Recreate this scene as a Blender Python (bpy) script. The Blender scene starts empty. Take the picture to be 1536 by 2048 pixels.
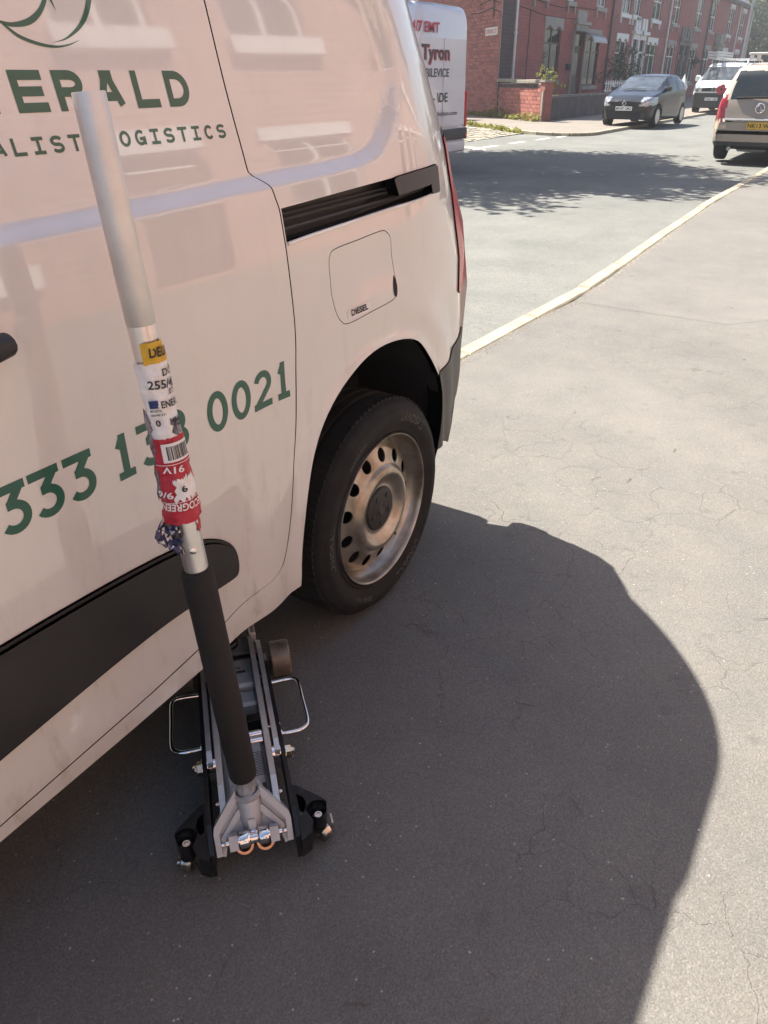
import bpy, bmesh, math, random
import numpy as np
from mathutils import Vector, Matrix
from mathutils.geometry import delaunay_2d_cdt
random.seed(11)
RNG = np.random.default_rng(5)
SC = bpy.context.scene
COL = SC.collection
rad = math.radians

# ------------------------------------------------------------------ camera
# world frame: x runs along the street (away), y across it to the far side, z up
cd = bpy.data.cameras.new('camera')
cam = bpy.data.objects.new('camera', cd)
COL.objects.link(cam)
cd.sensor_fit = 'HORIZONTAL'
cd.sensor_width = 36.0
cd.lens = 36.0 * 1497.8 / 1536.0
cd.clip_start = 0.05
cd.clip_end = 900.0
HEAD, PITCH, ROLL = rad(31.9384), rad(30.1506), rad(-0.1826)
_h = Vector((math.cos(HEAD), math.sin(HEAD), 0))
_r = Vector((math.sin(HEAD), -math.cos(HEAD), 0))
_v = _h * math.cos(PITCH) - Vector((0, 0, 1)) * math.sin(PITCH)
_u = _h * math.sin(PITCH) + Vector((0, 0, 1)) * math.cos(PITCH)
_r2 = _r * math.cos(ROLL) + _u * math.sin(ROLL)
_u2 = _u * math.cos(ROLL) - _r * math.sin(ROLL)
M = Matrix.Identity(4)
for i in range(3):
    M[i][0], M[i][1], M[i][2] = _r2[i], _u2[i], -_v[i]
M.translation = Vector((-1.5566, -0.9591, 1.3693))
cam.matrix_world = M
SC.camera = cam

# ------------------------------------------------------------------ light
SUNDIR = Vector((0.16, 0.65, 1.0)).normalized()          # towards the sun
world = bpy.data.worlds.new('World')
SC.world = world
world.use_nodes = True
wn = world.node_tree
bg = wn.nodes['Background']
sky = wn.nodes.new('ShaderNodeTexSky')
sky.sky_type = 'NISHITA'
sky.sun_disc = False
sky.sun_elevation = math.asin(SUNDIR.z)
sky.sun_rotation = math.atan2(SUNDIR.x, SUNDIR.y)
sky.air_density = 1.0
sky.dust_density = 2.2
sky.ozone_density = 1.0
wn.links.new(sky.outputs[0], bg.inputs[0])
bg.inputs[1].default_value = 0.075
sd = bpy.data.lights.new('sun', 'SUN')
sun = bpy.data.objects.new('sun', sd)
COL.objects.link(sun)
sd.energy = 5.0
sd.angle = rad(0.53)
sd.color = (1.0, 0.935, 0.835)
sun.rotation_euler = SUNDIR.to_track_quat('Z', 'Y').to_euler()
SC.view_settings.view_transform = 'Standard'
SC.view_settings.look = 'None'
SC.view_settings.gamma = 1.0
SC.view_settings.use_curve_mapping = False
SC.view_settings.exposure = 1.58
SC.cycles.max_bounces = 8
SC.cycles.diffuse_bounces = 5
SC.cycles.volume_bounces = 0
SC.cycles.caustics_reflective = False
SC.cycles.caustics_refractive = False
SC.cycles.use_denoising = True

# ------------------------------------------------------------------ materials
MATS = {}
def node_mat(name):
    m = bpy.data.materials.new(name)
    m.use_nodes = True
    nt = m.node_tree
    return m, nt, nt.nodes['Principled BSDF']
def N(nt, typ, **kw):
    n = nt.nodes.new(typ)
    for k, v in kw.items():
        if k.startswith('i_'):
            n.inputs[k[2:].replace('_', ' ')].default_value = v
        else:
            setattr(n, k, v)
    return n
def ramp(nt, src, stops):
    r = nt.nodes.new('ShaderNodeValToRGB')
    e = r.color_ramp.elements
    while len(e) < len(stops): e.new(0.5)
    for el, (p, c) in zip(e, stops):
        el.position = p
        el.color = (c[0], c[1], c[2], 1) if hasattr(c, '__len__') else (c, c, c, 1)
    nt.links.new(src, r.inputs[0])
    return r.outputs[0]
def mixc(nt, fac, a, b, mode='MIX'):
    n = nt.nodes.new('ShaderNodeMix'); n.data_type = 'RGBA'; n.blend_type = mode
    for s, k in ((fac, 0), (a, 6), (b, 7)):
        if hasattr(s, 'links') or isinstance(s, bpy.types.NodeSocket): nt.links.new(s, n.inputs[k])
        elif k == 0: n.inputs[0].default_value = s
        else: n.inputs[k].default_value = (*s[:3], 1)
    return n.outputs[2]
def coords(nt, which='Object'):
    return nt.nodes.new('ShaderNodeTexCoord').outputs[which]
def geo_pos(nt):
    return nt.nodes.new('ShaderNodeNewGeometry').outputs['Position']
def noise(nt, vec, scale, detail=4, rough=.55, dist=0.0):
    n = nt.nodes.new('ShaderNodeTexNoise')
    n.inputs['Scale'].default_value = scale; n.inputs['Detail'].default_value = detail
    n.inputs['Roughness'].default_value = rough; n.inputs['Distortion'].default_value = dist
    if vec is not None: nt.links.new(vec, n.inputs['Vector'])
    return n.outputs['Fac']
def bump(nt, b, h, strength, dist=.002):
    n = nt.nodes.new('ShaderNodeBump'); n.inputs['Strength'].default_value = strength; n.inputs['Distance'].default_value = dist
    nt.links.new(h, n.inputs['Height']); nt.links.new(n.outputs[0], b.inputs['Normal'])
def mat(name, col, rough=.5, metal=0.0, var=.12, scale=8.0, coat=0.0, spec=.5, bmp=0.0, bscale=None, col2=None):
    """plain surface with some wear in it: colour and roughness vary with a noise"""
    if name in MATS: return MATS[name]
    m, nt, b = node_mat(name)
    co = coords(nt)
    f = noise(nt, co, scale, 5)
    c2 = col2 or tuple(max(0, c * (1 - 2 * var)) for c in col)
    c = mixc(nt, ramp(nt, f, [(.3, 0.), (.7, 1.)]), c2, col)
    nt.links.new(c, b.inputs['Base Color'])
    rr = nt.nodes.new('ShaderNodeMapRange')
    rr.inputs['To Min'].default_value = max(0.02, rough * .8); rr.inputs['To Max'].default_value = min(1, rough * 1.2)
    nt.links.new(f, rr.inputs['Value']); nt.links.new(rr.outputs[0], b.inputs['Roughness'])
    b.inputs['Metallic'].default_value = metal
    b.inputs['Specular IOR Level'].default_value = spec
    b.inputs['Coat Weight'].default_value = coat
    b.inputs['Coat Roughness'].default_value = .03
    if bmp: bump(nt, b, noise(nt, co, bscale or scale * 10, 3), bmp)
    MATS[name] = m
    return m

# ------------------------------------------------------------------ mesh helpers
class MB:
    """collects vertices and faces for one mesh"""
    def __init__(s): s.v = []; s.f = []; s.mi = []; s.cur = 0
    def add(s, vs, fs):
        o = len(s.v); s.v += [tuple(p) for p in vs]
        for f in fs: s.f.append([i + o for i in f]); s.mi.append(s.cur)
    def box(s, x0, x1, y0, y1, z0, z1, mtx=None, bev=0.0):
        if bev:
            b = bev
            P = []
            for z, i in ((z0, b), (z0 + b, 0), (z1 - b, 0), (z1, b)):
                P += [(x0 + i + (b if not i else 0), y0 + i, z), (x1 - i - (b if not i else 0), y0 + i, z), (x1 - i, y0 + i + (b if not i else 0), z), (x1 - i, y1 - i - (b if not i else 0), z),
                      (x1 - i - (b if not i else 0), y1 - i, z), (x0 + i + (b if not i else 0), y1 - i, z), (x0 + i, y1 - i - (b if not i else 0), z), (x0 + i, y0 + i + (b if not i else 0), z)]
            F = [list(range(7, -1, -1)), list(range(24, 32))]
            for k in range(3):
                for j in range(8):
                    a = k * 8 + j; c = k * 8 + (j + 1) % 8
                    F.append([a, c, c + 8, a + 8])
        else:
            P = [(x0, y0, z0), (x1, y0, z0), (x1, y1, z0), (x0, y1, z0), (x0, y0, z1), (x1, y0, z1), (x1, y1, z1), (x0, y1, z1)]
            F = [(3, 2, 1, 0), (4, 5, 6, 7), (0, 1, 5, 4), (1, 2, 6, 5), (2, 3, 7, 6), (3, 0, 4, 7)]
        if mtx is not None: P = [tuple(mtx @ Vector(p)) for p in P]
        s.add(P, F)
        return s
    def tube(s, pts, r, n=12, cap=True, closed=False):
        pts = [Vector(p) for p in pts]
        m = len(pts)
        rs = r if hasattr(r, '__len__') else [r] * m
        prev = None; V = []
        for i, p in enumerate(pts):
            if closed: d = pts[(i + 1) % m] - pts[i - 1]
            else: d = pts[min(i + 1, m - 1)] - pts[max(i - 1, 0)]
            d.normalize()
            if prev is None:
                a = Vector((0, 0, 1)) if abs(d.z) < .9 else Vector((1, 0, 0))
                e = d.cross(a).normalized()
            else:
                e = (prev - d * prev.dot(d)).normalized()
            prev = e
            g = d.cross(e)
            for k in range(n):
                t = 2 * math.pi * k / n
                V.append(p + (e * math.cos(t) + g * math.sin(t)) * rs[i])
        F = []
        for i in range(m if closed else m - 1):
            for k in range(n):
                a = i * n + k; b = i * n + (k + 1) % n
                a2 = ((i + 1) % m) * n + k; b2 = ((i + 1) % m) * n + (k + 1) % n
                F.append([a, b, b2, a2])
        if cap and not closed:
            F.append(list(range(n - 1, -1, -1))); F.append([(m - 1) * n + k for k in range(n)])
        s.add(V, F); return s
    def lathe(s, prof, mtx=None, n=32, closed=False, cap=True):
        """prof: (radius, height) turned about local z"""
        V = []; m = len(prof)
        for r, h in prof:
            for k in range(n):
                t = 2 * math.pi * k / n
                p = Vector((r * math.cos(t), r * math.sin(t), h))
                V.append(mtx @ p if mtx is not None else p)
        F = []
        for i in range(m if closed else m - 1):
            j = (i + 1) % m
            for k in range(n):
                F.append([i * n + k, i * n + (k + 1) % n, j * n + (k + 1) % n, j * n + k])
        if cap and not closed:
            if prof[0][0] > 1e-6: F.append([k for k in range(n - 1, -1, -1)])
            if prof[-1][0] > 1e-6: F.append([(m - 1) * n + k for k in range(n)])
        s.add(V, F); return s
    def cyl(s, p0, p1, r, n=16, r1=None):
        return s.tube([p0, p1], [r, r if r1 is None else r1], n)
    def prism(s, poly, h0, h1, mtx=None):
        """polygon in local xy, extruded along z"""
        n = len(poly)
        V = [Vector((x, y, h0)) for x, y in poly] + [Vector((x, y, h1)) for x, y in poly]
        if mtx is not None: V = [mtx @ v for v in V]
        F = [list(range(n - 1, -1, -1)), list(range(n, 2 * n))] + [[i, (i + 1) % n, n + (i + 1) % n, n + i] for i in range(n)]
        s.add(V, F); return s
    def quad(s, a, b, c, d): s.add([a, b, c, d], [(0, 1, 2, 3)]); return s
    def mesh(s, name, mats, smooth=35, fix=True):
        me = bpy.data.meshes.new(name)
        me.from_pydata([tuple(v) for v in s.v], [], s.f)
        for m in (mats if isinstance(mats, (list, tuple)) else [mats]): me.materials.append(m)
        if any(s.mi): me.polygons.foreach_set('material_index', s.mi)
        if fix:
            bm = bmesh.new(); bm.from_mesh(me)
            bmesh.ops.recalc_face_normals(bm, faces=bm.faces)
            bm.to_mesh(me); bm.free()
        if smooth:
            me.polygons.foreach_set('use_smooth', [True] * len(me.polygons))
            me.set_sharp_from_angle(angle=rad(smooth))
        me.update()
        return me
    def obj(s, name, mats, parent=None, smooth=35, fix=True, **props):
        return mk(name, s.mesh(name, mats, smooth, fix), parent, **props)
def mk(name, me, parent=None, **props):
    o = bpy.data.objects.new(name, me)
    COL.objects.link(o)
    if parent is not None: o.parent = parent
    for k, v in props.items(): o[k] = v
    return o
def thing(name, label, cat, loc=(0, 0, 0), rz=0.0, group=None, kind=None):
    o = bpy.data.objects.new(name, None)
    COL.objects.link(o)
    o.empty_display_size = .1
    o.location = loc; o.rotation_euler = (0, 0, rz)
    if label: o['label'] = label
    if cat: o['category'] = cat
    if group: o['group'] = group
    if kind: o['kind'] = kind
    return o
def rotx(a): return Matrix.Rotation(a, 4, 'X')
def roty(a): return Matrix.Rotation(a, 4, 'Y')
def rotz(a): return Matrix.Rotation(a, 4, 'Z')
def tr(x, y, z): return Matrix.Translation((x, y, z))
def align(p, d, x=None):
    """matrix whose z runs along d, at p"""
    d = Vector(d).normalized()
    m = d.to_track_quat('Z', 'Y').to_matrix().to_4x4()
    m.translation = Vector(p); return m
_tc = {}
def text_geo(txt, size=1.0, bold=0.0, spacing=1.0):
    """vertices (x, y) and faces of a text set in the built-in font, left bottom at the origin, cap height = size"""
    key = (txt, bold, spacing)
    if key not in _tc:
        cu = bpy.data.curves.new('lettering', 'FONT')
        cu.body = txt; cu.size = 1.0; cu.offset = bold; cu.space_character = spacing; cu.resolution_u = 3
        ob = bpy.data.objects.new('lettering', cu)
        me = bpy.data.meshes.new_from_object(ob)
        v = np.array([tuple(p.co) for p in me.vertices]).reshape(-1, 3)[:, :2]
        f = [list(p.vertices) for p in me.polygons]
        bpy.data.meshes.remove(me); bpy.data.objects.remove(ob); bpy.data.curves.remove(cu)
        if len(v): v = v - [v[:, 0].min(), 0]
        _tc[key] = (v / 0.729, f)
    v, f = _tc[key]
    return v * size, f
def plane_text(mb, txt, origin, ex, ey, size, width=None, bold=0.0, spacing=1.0, lift=0.0):
    """lay a text on a plane: origin = left bottom, ex / ey unit directions"""
    v, f = text_geo(txt, size, bold, spacing)
    if not len(v): return
    sx = 1.0 if width is None else width / max(1e-6, v[:, 0].max())
    ex = Vector(ex); ey = Vector(ey); o = Vector(origin); nrm = ex.cross(ey).normalized() * lift
    mb.add([o + ex * (x * sx) + ey * y + nrm for x, y in v], f)
# ------------------------------------------------------------------ the main materials
def paint(name, col, rough=.28, dirt=0.0, coat=1.0, metal=0.0):
    m, nt, b = node_mat(name)
    co = coords(nt)
    f = noise(nt, co, 3.0, 5)
    c = mixc(nt, ramp(nt, f, [(.25, 0.), (.75, 1.)]), tuple(k * .95 for k in col), col)
    if dirt:
        # road film and splashes: streaky grains
        mp = N(nt, 'ShaderNodeMapping'); mp.inputs['Scale'].default_value = (9, 9, 2.2)
        nt.links.new(co, mp.inputs[0])
        s1 = noise(nt, mp.outputs[0], 2.5, 8, .7)
        s2 = noise(nt, co, 55, 3, .6)
        k = N(nt, 'ShaderNodeMath', operation='MULTIPLY'); nt.links.new(ramp(nt, s1, [(.52, 0.), (.75, 1.)]), k.inputs[0]); nt.links.new(ramp(nt, s2, [(.3, .3), (.7, 1.)]), k.inputs[1])
        sp = N(nt, 'ShaderNodeSeparateXYZ'); nt.links.new(co, sp.inputs[0])
        hgt = N(nt, 'ShaderNodeMapRange'); hgt.inputs['From Min'].default_value = .95; hgt.inputs['From Max'].default_value = .30
        hgt.inputs['To Min'].default_value = .12 * dirt; hgt.inputs['To Max'].default_value = .75 * dirt
        nt.links.new(sp.outputs[2], hgt.inputs['Value'])
        k2 = N(nt, 'ShaderNodeMath', operation='MULTIPLY'); nt.links.new(k.outputs[0], k2.inputs[0]); nt.links.new(hgt.outputs[0], k2.inputs[1])
        c = mixc(nt, k2.outputs[0], c, (.34, .28, .22))
        rr = N(nt, 'ShaderNodeMath', operation='MULTIPLY_ADD'); nt.links.new(k2.outputs[0], rr.inputs[0]); rr.inputs[1].default_value = .4; rr.inputs[2].default_value = .035
        nt.links.new(rr.outputs[0], b.inputs['Coat Roughness'])
        # faint waviness of pressed sheet
        bump(nt, b, noise(nt, co, 2.3, 1), .10, .01)
        b.inputs['Coat Normal'].default_value = (0, 0, 0)
        for l in list(nt.links):
            if l.to_socket == b.inputs['Normal']: nt.links.new(l.from_socket, b.inputs['Coat Normal'])
    else:
        b.inputs['Coat Roughness'].default_value = .04
    nt.links.new(c, b.inputs['Base Color'])
    b.inputs['Roughness'].default_value = rough
    b.inputs['Metallic'].default_value = metal
    b.inputs['Coat Weight'].default_value = coat
    if dirt: b.inputs['Coat IOR'].default_value = 1.75
    MATS[name] = m
    return m
VAN_WHITE = paint('van_white_paint', (.76, .735, .705), .35, 1.0)
GREEN = mat('green_vinyl', (.018, .115, .075), .35, var=.1, scale=20, coat=.4)
PLASTIC = mat('black_plastic', (.030, .029, .031), .55, var=.2, scale=12, bmp=.25, bscale=500)
GREYPLASTIC = mat('dark_grey_plastic', (.055, .055, .058), .5, var=.12, scale=9, bmp=.25, bscale=420)
DARK = mat('dark_void', (.012, .012, .013), .8, var=.2)
RUBBER = mat('tyre_rubber', (.013, .013, .013), .75, var=.3, scale=14, spec=.3, col2=(.021, .020, .019), bmp=.2, bscale=200)
SEAL = mat('seal_rubber', (.018, .018, .02), .6)
STEEL = mat('wheel_steel', (.60, .545, .47), .30, metal=.85, var=.2, scale=11, col2=(.22, .18, .14))
ALU = mat('aluminium', (.60, .60, .61), .36, metal=.55, var=.12, scale=18, bmp=.1, bscale=160)
TUBE = mat('satin_tube', (.80, .78, .76), .30, metal=.8, var=.07, scale=22, bmp=.05, bscale=300)
CAST = mat('cast_grey_paint', (.50, .50, .51), .42, metal=.25, var=.08, scale=10, bmp=.12, bscale=220)
CHROME = mat('chrome', (.82, .82, .83), .10, metal=1.0, var=.03)
ZINC = mat('zinc_nut', (.72, .62, .48), .25, metal=1.0, var=.15, scale=60)
BLACKMETAL = mat('black_anodised', (.014, .015, .018), .38, metal=.2, var=.25, scale=30)
FOAM = mat('foam_sleeve', (.020, .017, .016), .85, var=.2, scale=30, bmp=.3, bscale=700)
COPPER = mat('copper_washer', (.70, .42, .28), .3, metal=1.0, var=.2, scale=50)
REDLENS = mat('red_lens', (.62, .014, .03), .25, var=.15, scale=40, spec=.35)
AMBERLENS = mat('pale_lens', (.65, .5, .35), .12, var=.1, coat=1.0)
CLEARLENS = mat('headlamp_lens', (.55, .58, .60), .10, metal=.5, var=.35, scale=14, coat=1.0)
GLASS = mat('window_glass', (.018, .024, .026), .03, var=.2, scale=2, spec=.6)
SCREEN = mat('windscreen_glass', (.06, .08, .085), .04, var=.5, scale=5, spec=1.0, coat=.6)
WHITEFILM = mat('white_label', (.84, .83, .82), .45, var=.03, scale=30)
INK = mat('black_print', (.02, .02, .022), .5, var=.1)
YELLOWP = mat('yellow_print', (.72, .44, .03), .45, var=.08, scale=20)
REDP = mat('red_print', (.50, .022, .05), .45, var=.1, scale=25)
BLUEP = mat('blue_print', (.02, .04, .16), .45, var=.1)
FOIL = mat('crumpled_film', (.40, .37, .42), .22, metal=.4, var=.4, scale=45, col2=(.03, .03, .05))
WHITEPAINT = mat('white_paint', (.74, .73, .70), .5, var=.06, scale=6)
STONE = mat('lintel_stone', (.36, .33, .29), .8, var=.16, scale=3, bmp=.3, bscale=30)
STONEDARK = mat('weathered_stone', (.22, .20, .18), .85, var=.25, scale=4, bmp=.35, bscale=30)
COPING = mat('coping_stone', (.34, .31, .25), .85, var=.2, scale=5, bmp=.4, bscale=40)
WOODBROWN = mat('brown_door', (.10, .055, .045), .5, var=.2)
SLATE = mat('roof_slate', (.10, .10, .115), .65, var=.25, scale=12, bmp=.4, bscale=14)
POSTGREY = mat('galvanised_post', (.42, .44, .45), .45, metal=.5, var=.1)

def asphalt(name, base, dark, crack=0.6, grain=330., warm=(1, 1, 1)):
    m, nt, b = node_mat(name)
    p = geo_pos(nt)
    big = noise(nt, p, .8, 7, .68)
    mid = noise(nt, p, 5.0, 6, .65)
    fine = noise(nt, p, 260., 2, .5)
    vo = N(nt, 'ShaderNodeTexVoronoi', voronoi_dimensions='2D'); vo.inputs['Scale'].default_value = grain
    nt.links.new(p, vo.inputs['Vector'])
    sep = N(nt, 'ShaderNodeSeparateColor'); nt.links.new(vo.outputs['Color'], sep.inputs[0])
    c = mixc(nt, ramp(nt, big, [(.3, 0.), (.7, 1.)]), dark, base)
    c = mixc(nt, ramp(nt, mid, [(.35, 0.), (.65, 1.)]), c, mixc(nt, 1.0, c, (1.12, 1.10, 1.06), 'MULTIPLY'))
    # the stones of the mix, light and dark
    g = ramp(nt, sep.outputs[0], [(0., .80), (.5, .97), (.86, 1.06), (.97, 1.15), (1., 1.35)])
    c = mixc(nt, 1.0, c, g, 'MULTIPLY')
    f2 = ramp(nt, fine, [(.3, .86), (.7, 1.14)])
    c = mixc(nt, 1.0, c, f2, 'MULTIPLY')
    # rare white chips
    v2 = N(nt, 'ShaderNodeTexVoronoi', voronoi_dimensions='2D'); v2.inputs['Scale'].default_value = 62.
    nt.links.new(p, v2.inputs['Vector'])
    s2 = N(nt, 'ShaderNodeSeparateColor'); nt.links.new(v2.outputs['Color'], s2.inputs[0])
    a1 = ramp(nt, v2.outputs['Distance'], [(.10, 1.), (.16, 0.)])
    a2 = ramp(nt, s2.outputs[1], [(.982, 0.), (.985, 1.)])
    a3 = N(nt, 'ShaderNodeMath', operation='MULTIPLY'); nt.links.new(a1, a3.inputs[0]); nt.links.new(a2, a3.inputs[1])
    c = mixc(nt, a3.outputs[0], c, (.34, .33, .30))
    # old gum and oil spots
    v3 = N(nt, 'ShaderNodeTexVoronoi', voronoi_dimensions='2D'); v3.inputs['Scale'].default_value = 5.5
    nt.links.new(p, v3.inputs['Vector'])
    s3 = N(nt, 'ShaderNodeSeparateColor'); nt.links.new(v3.outputs['Color'], s3.inputs[0])
    b1 = N(nt, 'ShaderNodeMath', operation='MULTIPLY'); nt.links.new(ramp(nt, v3.outputs['Distance'], [(.05, 1.), (.13, 0.)]), b1.inputs[0]); nt.links.new(ramp(nt, s3.outputs[0], [(.80, 0.), (.84, .22)]), b1.inputs[1])
    c = mixc(nt, b1.outputs[0], c, tuple(k * .45 for k in dark))
    hgt = N(nt, 'ShaderNodeMath', operation='ADD'); nt.links.new(fine, hgt.inputs[0]); nt.links.new(sep.outputs[0], hgt.inputs[1])
    h = hgt.outputs[0]
    if crack:
        wob = N(nt, 'ShaderNodeTexNoise'); wob.inputs['Scale'].default_value = 7.; wob.inputs['Detail'].default_value = 6; nt.links.new(p, wob.inputs['Vector'])
        ad = N(nt, 'ShaderNodeVectorMath', operation='MULTIPLY_ADD'); nt.links.new(wob.outputs['Color'], ad.inputs[0]); ad.inputs[1].default_value = (.22, .22, .22); nt.links.new(p, ad.inputs[2])
        vc = N(nt, 'ShaderNodeTexVoronoi', voronoi_dimensions='2D', feature='DISTANCE_TO_EDGE'); vc.inputs['Scale'].default_value = 5.2; vc.inputs['Randomness'].default_value = 1.
        nt.links.new(ad.outputs[0], vc.inputs['Vector'])
        vd = N(nt, 'ShaderNodeTexVoronoi', voronoi_dimensions='2D', feature='DISTANCE_TO_EDGE'); vd.inputs['Scale'].default_value = 1.3
        nt.links.new(ad.outputs[0], vd.inputs['Vector'])
        l1 = ramp(nt, vc.outputs['Distance'], [(.002, 1.), (.009, 0.)])
        l2 = ramp(nt, vd.outputs['Distance'], [(.0008, 1.), (.0026, 0.)])
        mk1 = ramp(nt, noise(nt, p, 1.15, 4, .6), [(.44, 0.), (.60, 1.)])
        mk2 = ramp(nt, noise(nt, p, 2.2, 4, .6), [(.52, 0.), (.66, 1.)])
        k1 = N(nt, 'ShaderNodeMath', operation='MULTIPLY'); nt.links.new(l1, k1.inputs[0]); nt.links.new(mk1, k1.inputs[1])
        k2 = N(nt, 'ShaderNodeMath', operation='MULTIPLY'); nt.links.new(l2, k2.inputs[0]); nt.links.new(mk2, k2.inputs[1])
        km = N(nt, 'ShaderNodeMath', operation='MAXIMUM'); nt.links.new(k1.outputs[0], km.inputs[0]); nt.links.new(k2.outputs[0], km.inputs[1])
        ks = N(nt, 'ShaderNodeMath', operation='MULTIPLY'); nt.links.new(km.outputs[0], ks.inputs[0]); ks.inputs[1].default_value = crack
        c = mixc(nt, ks.outputs[0], c, tuple(k * .35 for k in dark))
        hs = N(nt, 'ShaderNodeMath', operation='MULTIPLY_ADD'); nt.links.new(km.outputs[0], hs.inputs[0]); hs.inputs[1].default_value = -2.5; nt.links.new(h, hs.inputs[2])
        h = hs.outputs[0]
    nt.links.new(c, b.inputs['Base Color'])
    b.inputs['Roughness'].default_value = .85
    b.inputs['Specular IOR Level'].default_value = .3
    bump(nt, b, h, .55, .0022)
    MATS[name] = m
    return m
PAVE = asphalt('pavement_asphalt', (.160, .154, .143), (.116, .112, .106), .40)
ROAD = asphalt('road_asphalt', (.162, .165, .154), (.112, .116, .109), .35, 120.)
SETT = mat('sett_stone', (.38, .345, .27), .85, var=.2, scale=3, bmp=.4, bscale=30)
KERB = mat('kerb_stone_grit', (.38, .335, .24), .85, var=.16, scale=3.5, col2=(.22, .195, .145), bmp=.35, bscale=120)
LINEWHITE = mat('road_line_paint', (.70, .68, .62), .7, var=.14, scale=8)

def brick_mat(name, c1, c2, mortar, bw=.23, bh=.078, mort=.010, paintmix=0.0, bumpk=.4):
    m, nt, b = node_mat(name)
    co = coords(nt)
    sp = N(nt, 'ShaderNodeSeparateXYZ'); nt.links.new(co, sp.inputs[0])
    cb = N(nt, 'ShaderNodeCombineXYZ'); nt.links.new(sp.outputs[0], cb.inputs[0]); nt.links.new(sp.outputs[2], cb.inputs[1])
    t = N(nt, 'ShaderNodeTexBrick'); nt.links.new(cb.outputs[0], t.inputs['Vector'])
    t.inputs['Scale'].default_value = 1.; t.inputs['Brick Width'].default_value = bw; t.inputs['Row Height'].default_value = bh
    t.inputs['Mortar Size'].default_value = mort; t.inputs['Mortar Smooth'].default_value = .2; t.inputs['Bias'].default_value = -.1
    t.inputs['Color1'].default_value = (*c1, 1); t.inputs['Color2'].default_value = (*c2, 1); t.inputs['Mortar'].default_value = (*mortar, 1)
    n1 = noise(nt, co, 1.2, 6, .65)
    c = mixc(nt, 1.0, t.outputs['Color'], ramp(nt, n1, [(.3, .75), (.7, 1.2)]), 'MULTIPLY')
    nt.links.new(c, b.inputs['Base Color'])
    b.inputs['Roughness'].default_value = .8
    inv = N(nt, 'ShaderNodeMath', operation='SUBTRACT'); inv.inputs[0].default_value = 1.; nt.links.new(t.outputs['Fac'], inv.inputs[1])
    bump(nt, b, inv.outputs[0], bumpk, .008)
    MATS[name] = m
    return m
BRICKRED = brick_mat('red_brick_painted', (.33, .085, .074), (.28, .07, .062), (.22, .062, .057), .30, .115, .010, bumpk=.5)
BRICKRED2 = brick_mat('red_brick_painted_two', (.30, .10, .088), (.25, .08, .072), (.20, .075, .07), .30, .115, .010, bumpk=.5)
BRICKOPP = brick_mat('red_brick_opposite', (.40, .18, .125), (.33, .14, .10), (.42, .36, .30), .23, .078, .011)
MORTAR = mat('lime_mortar', (.55, .45, .40), .9, var=.12, scale=9, bmp=.3, bscale=80)
BR = [mat('brick_a', (.42, .142, .108), .85, var=.14, scale=9, bmp=.3, bscale=60), mat('brick_b', (.41, .14, .108), .85, var=.16, scale=9, bmp=.3, bscale=60),
      mat('brick_c', (.33, .11, .09), .85, var=.2, scale=9, bmp=.3, bscale=60), mat('brick_d', (.46, .17, .13), .85, var=.15, scale=9, bmp=.3, bscale=60)]
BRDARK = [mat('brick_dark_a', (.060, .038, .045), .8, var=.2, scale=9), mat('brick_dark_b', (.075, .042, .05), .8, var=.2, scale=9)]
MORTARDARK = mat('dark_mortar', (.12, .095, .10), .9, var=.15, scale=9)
def leafmat(name, a, b_, trans=.35):
    m, nt, b = node_mat(name)
    oi = N(nt, 'ShaderNodeNewGeometry')
    c = mixc(nt, ramp(nt, oi.outputs['Random Per Island'], [(.0, 0.), (1., 1.)]), a, b_)
    nt.links.new(c, b.inputs['Base Color'])
    b.inputs['Roughness'].default_value = .55
    tn = N(nt, 'ShaderNodeBsdfTranslucent'); nt.links.new(c, tn.inputs[0])
    mx = N(nt, 'ShaderNodeMixShader'); mx.inputs[0].default_value = trans
    out = nt.nodes['Material Output']
    nt.links.new(b.outputs[0], mx.inputs[1]); nt.links.new(tn.outputs[0], mx.inputs[2]); nt.links.new(mx.outputs[0], out.inputs[0])
    MATS[name] = m
    return m
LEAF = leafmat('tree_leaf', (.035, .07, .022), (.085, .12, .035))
LEAFSUNLIT = leafmat('sunlit_leaf', (.10, .13, .05), (.20, .21, .09))  # sunlight put into the leaf colour, for the sunlit far tree top
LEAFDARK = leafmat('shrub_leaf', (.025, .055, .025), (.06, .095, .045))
WEED = leafmat('weed_leaf', (.16, .19, .03), (.34, .30, .05))
BARK = mat('bark', (.09, .07, .055), .9, var=.25, scale=12, bmp=.5, bscale=40)
# ------------------------------------------------------------------ ground, road, pavements
def sheet(name, poly, z, m, **props):
    me = bpy.data.meshes.new(name)
    me.from_pydata([(x, y, z) for x, y in poly], [], [list(range(len(poly)))])
    me.materials.append(m)
    return mk(name, me, None, kind='structure', **props)
EARTH = mat('bare_earth', (.13, .115, .085), .95, var=.3, scale=.4)
sheet('ground', [(-250, -300), (650, -300), (650, 350), (-250, 350)], -.12, EARTH)
sheet('road', [(-60, .62), (150, .62), (150, 6.70), (21.5, 6.70), (21.2, 8.5), (5.0, 8.5), (3.0, 6.6), (-60, 6.6)], -.08, ROAD)
_KX = [-60, -5, 1.5, 2.1, 3.07, 3.66, 4.5, 5.48, 7, 8.9, 13.4, 150]
_KY = [.83, .83, .82, .81, .765, .71, .715, .748, .79, .832, .80, .80]
KY = lambda x: float(np.interp(x, _KX, _KY))
sheet('pavement', [(-60, -4.4), (150, -4.4)] + [(x, KY(x)) for x in _KX[::-1]], 0.0, PAVE)
CURVE = [(21.75, 6.52), (21.35, 6.66), (21.08, 6.98), (21.02, 7.45), (21.15, 7.95), (21.5, 8.5), (23.07, 10.05), (25.08, 12.05), (27.4, 14.75), (33.4, 21.7)]
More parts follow.
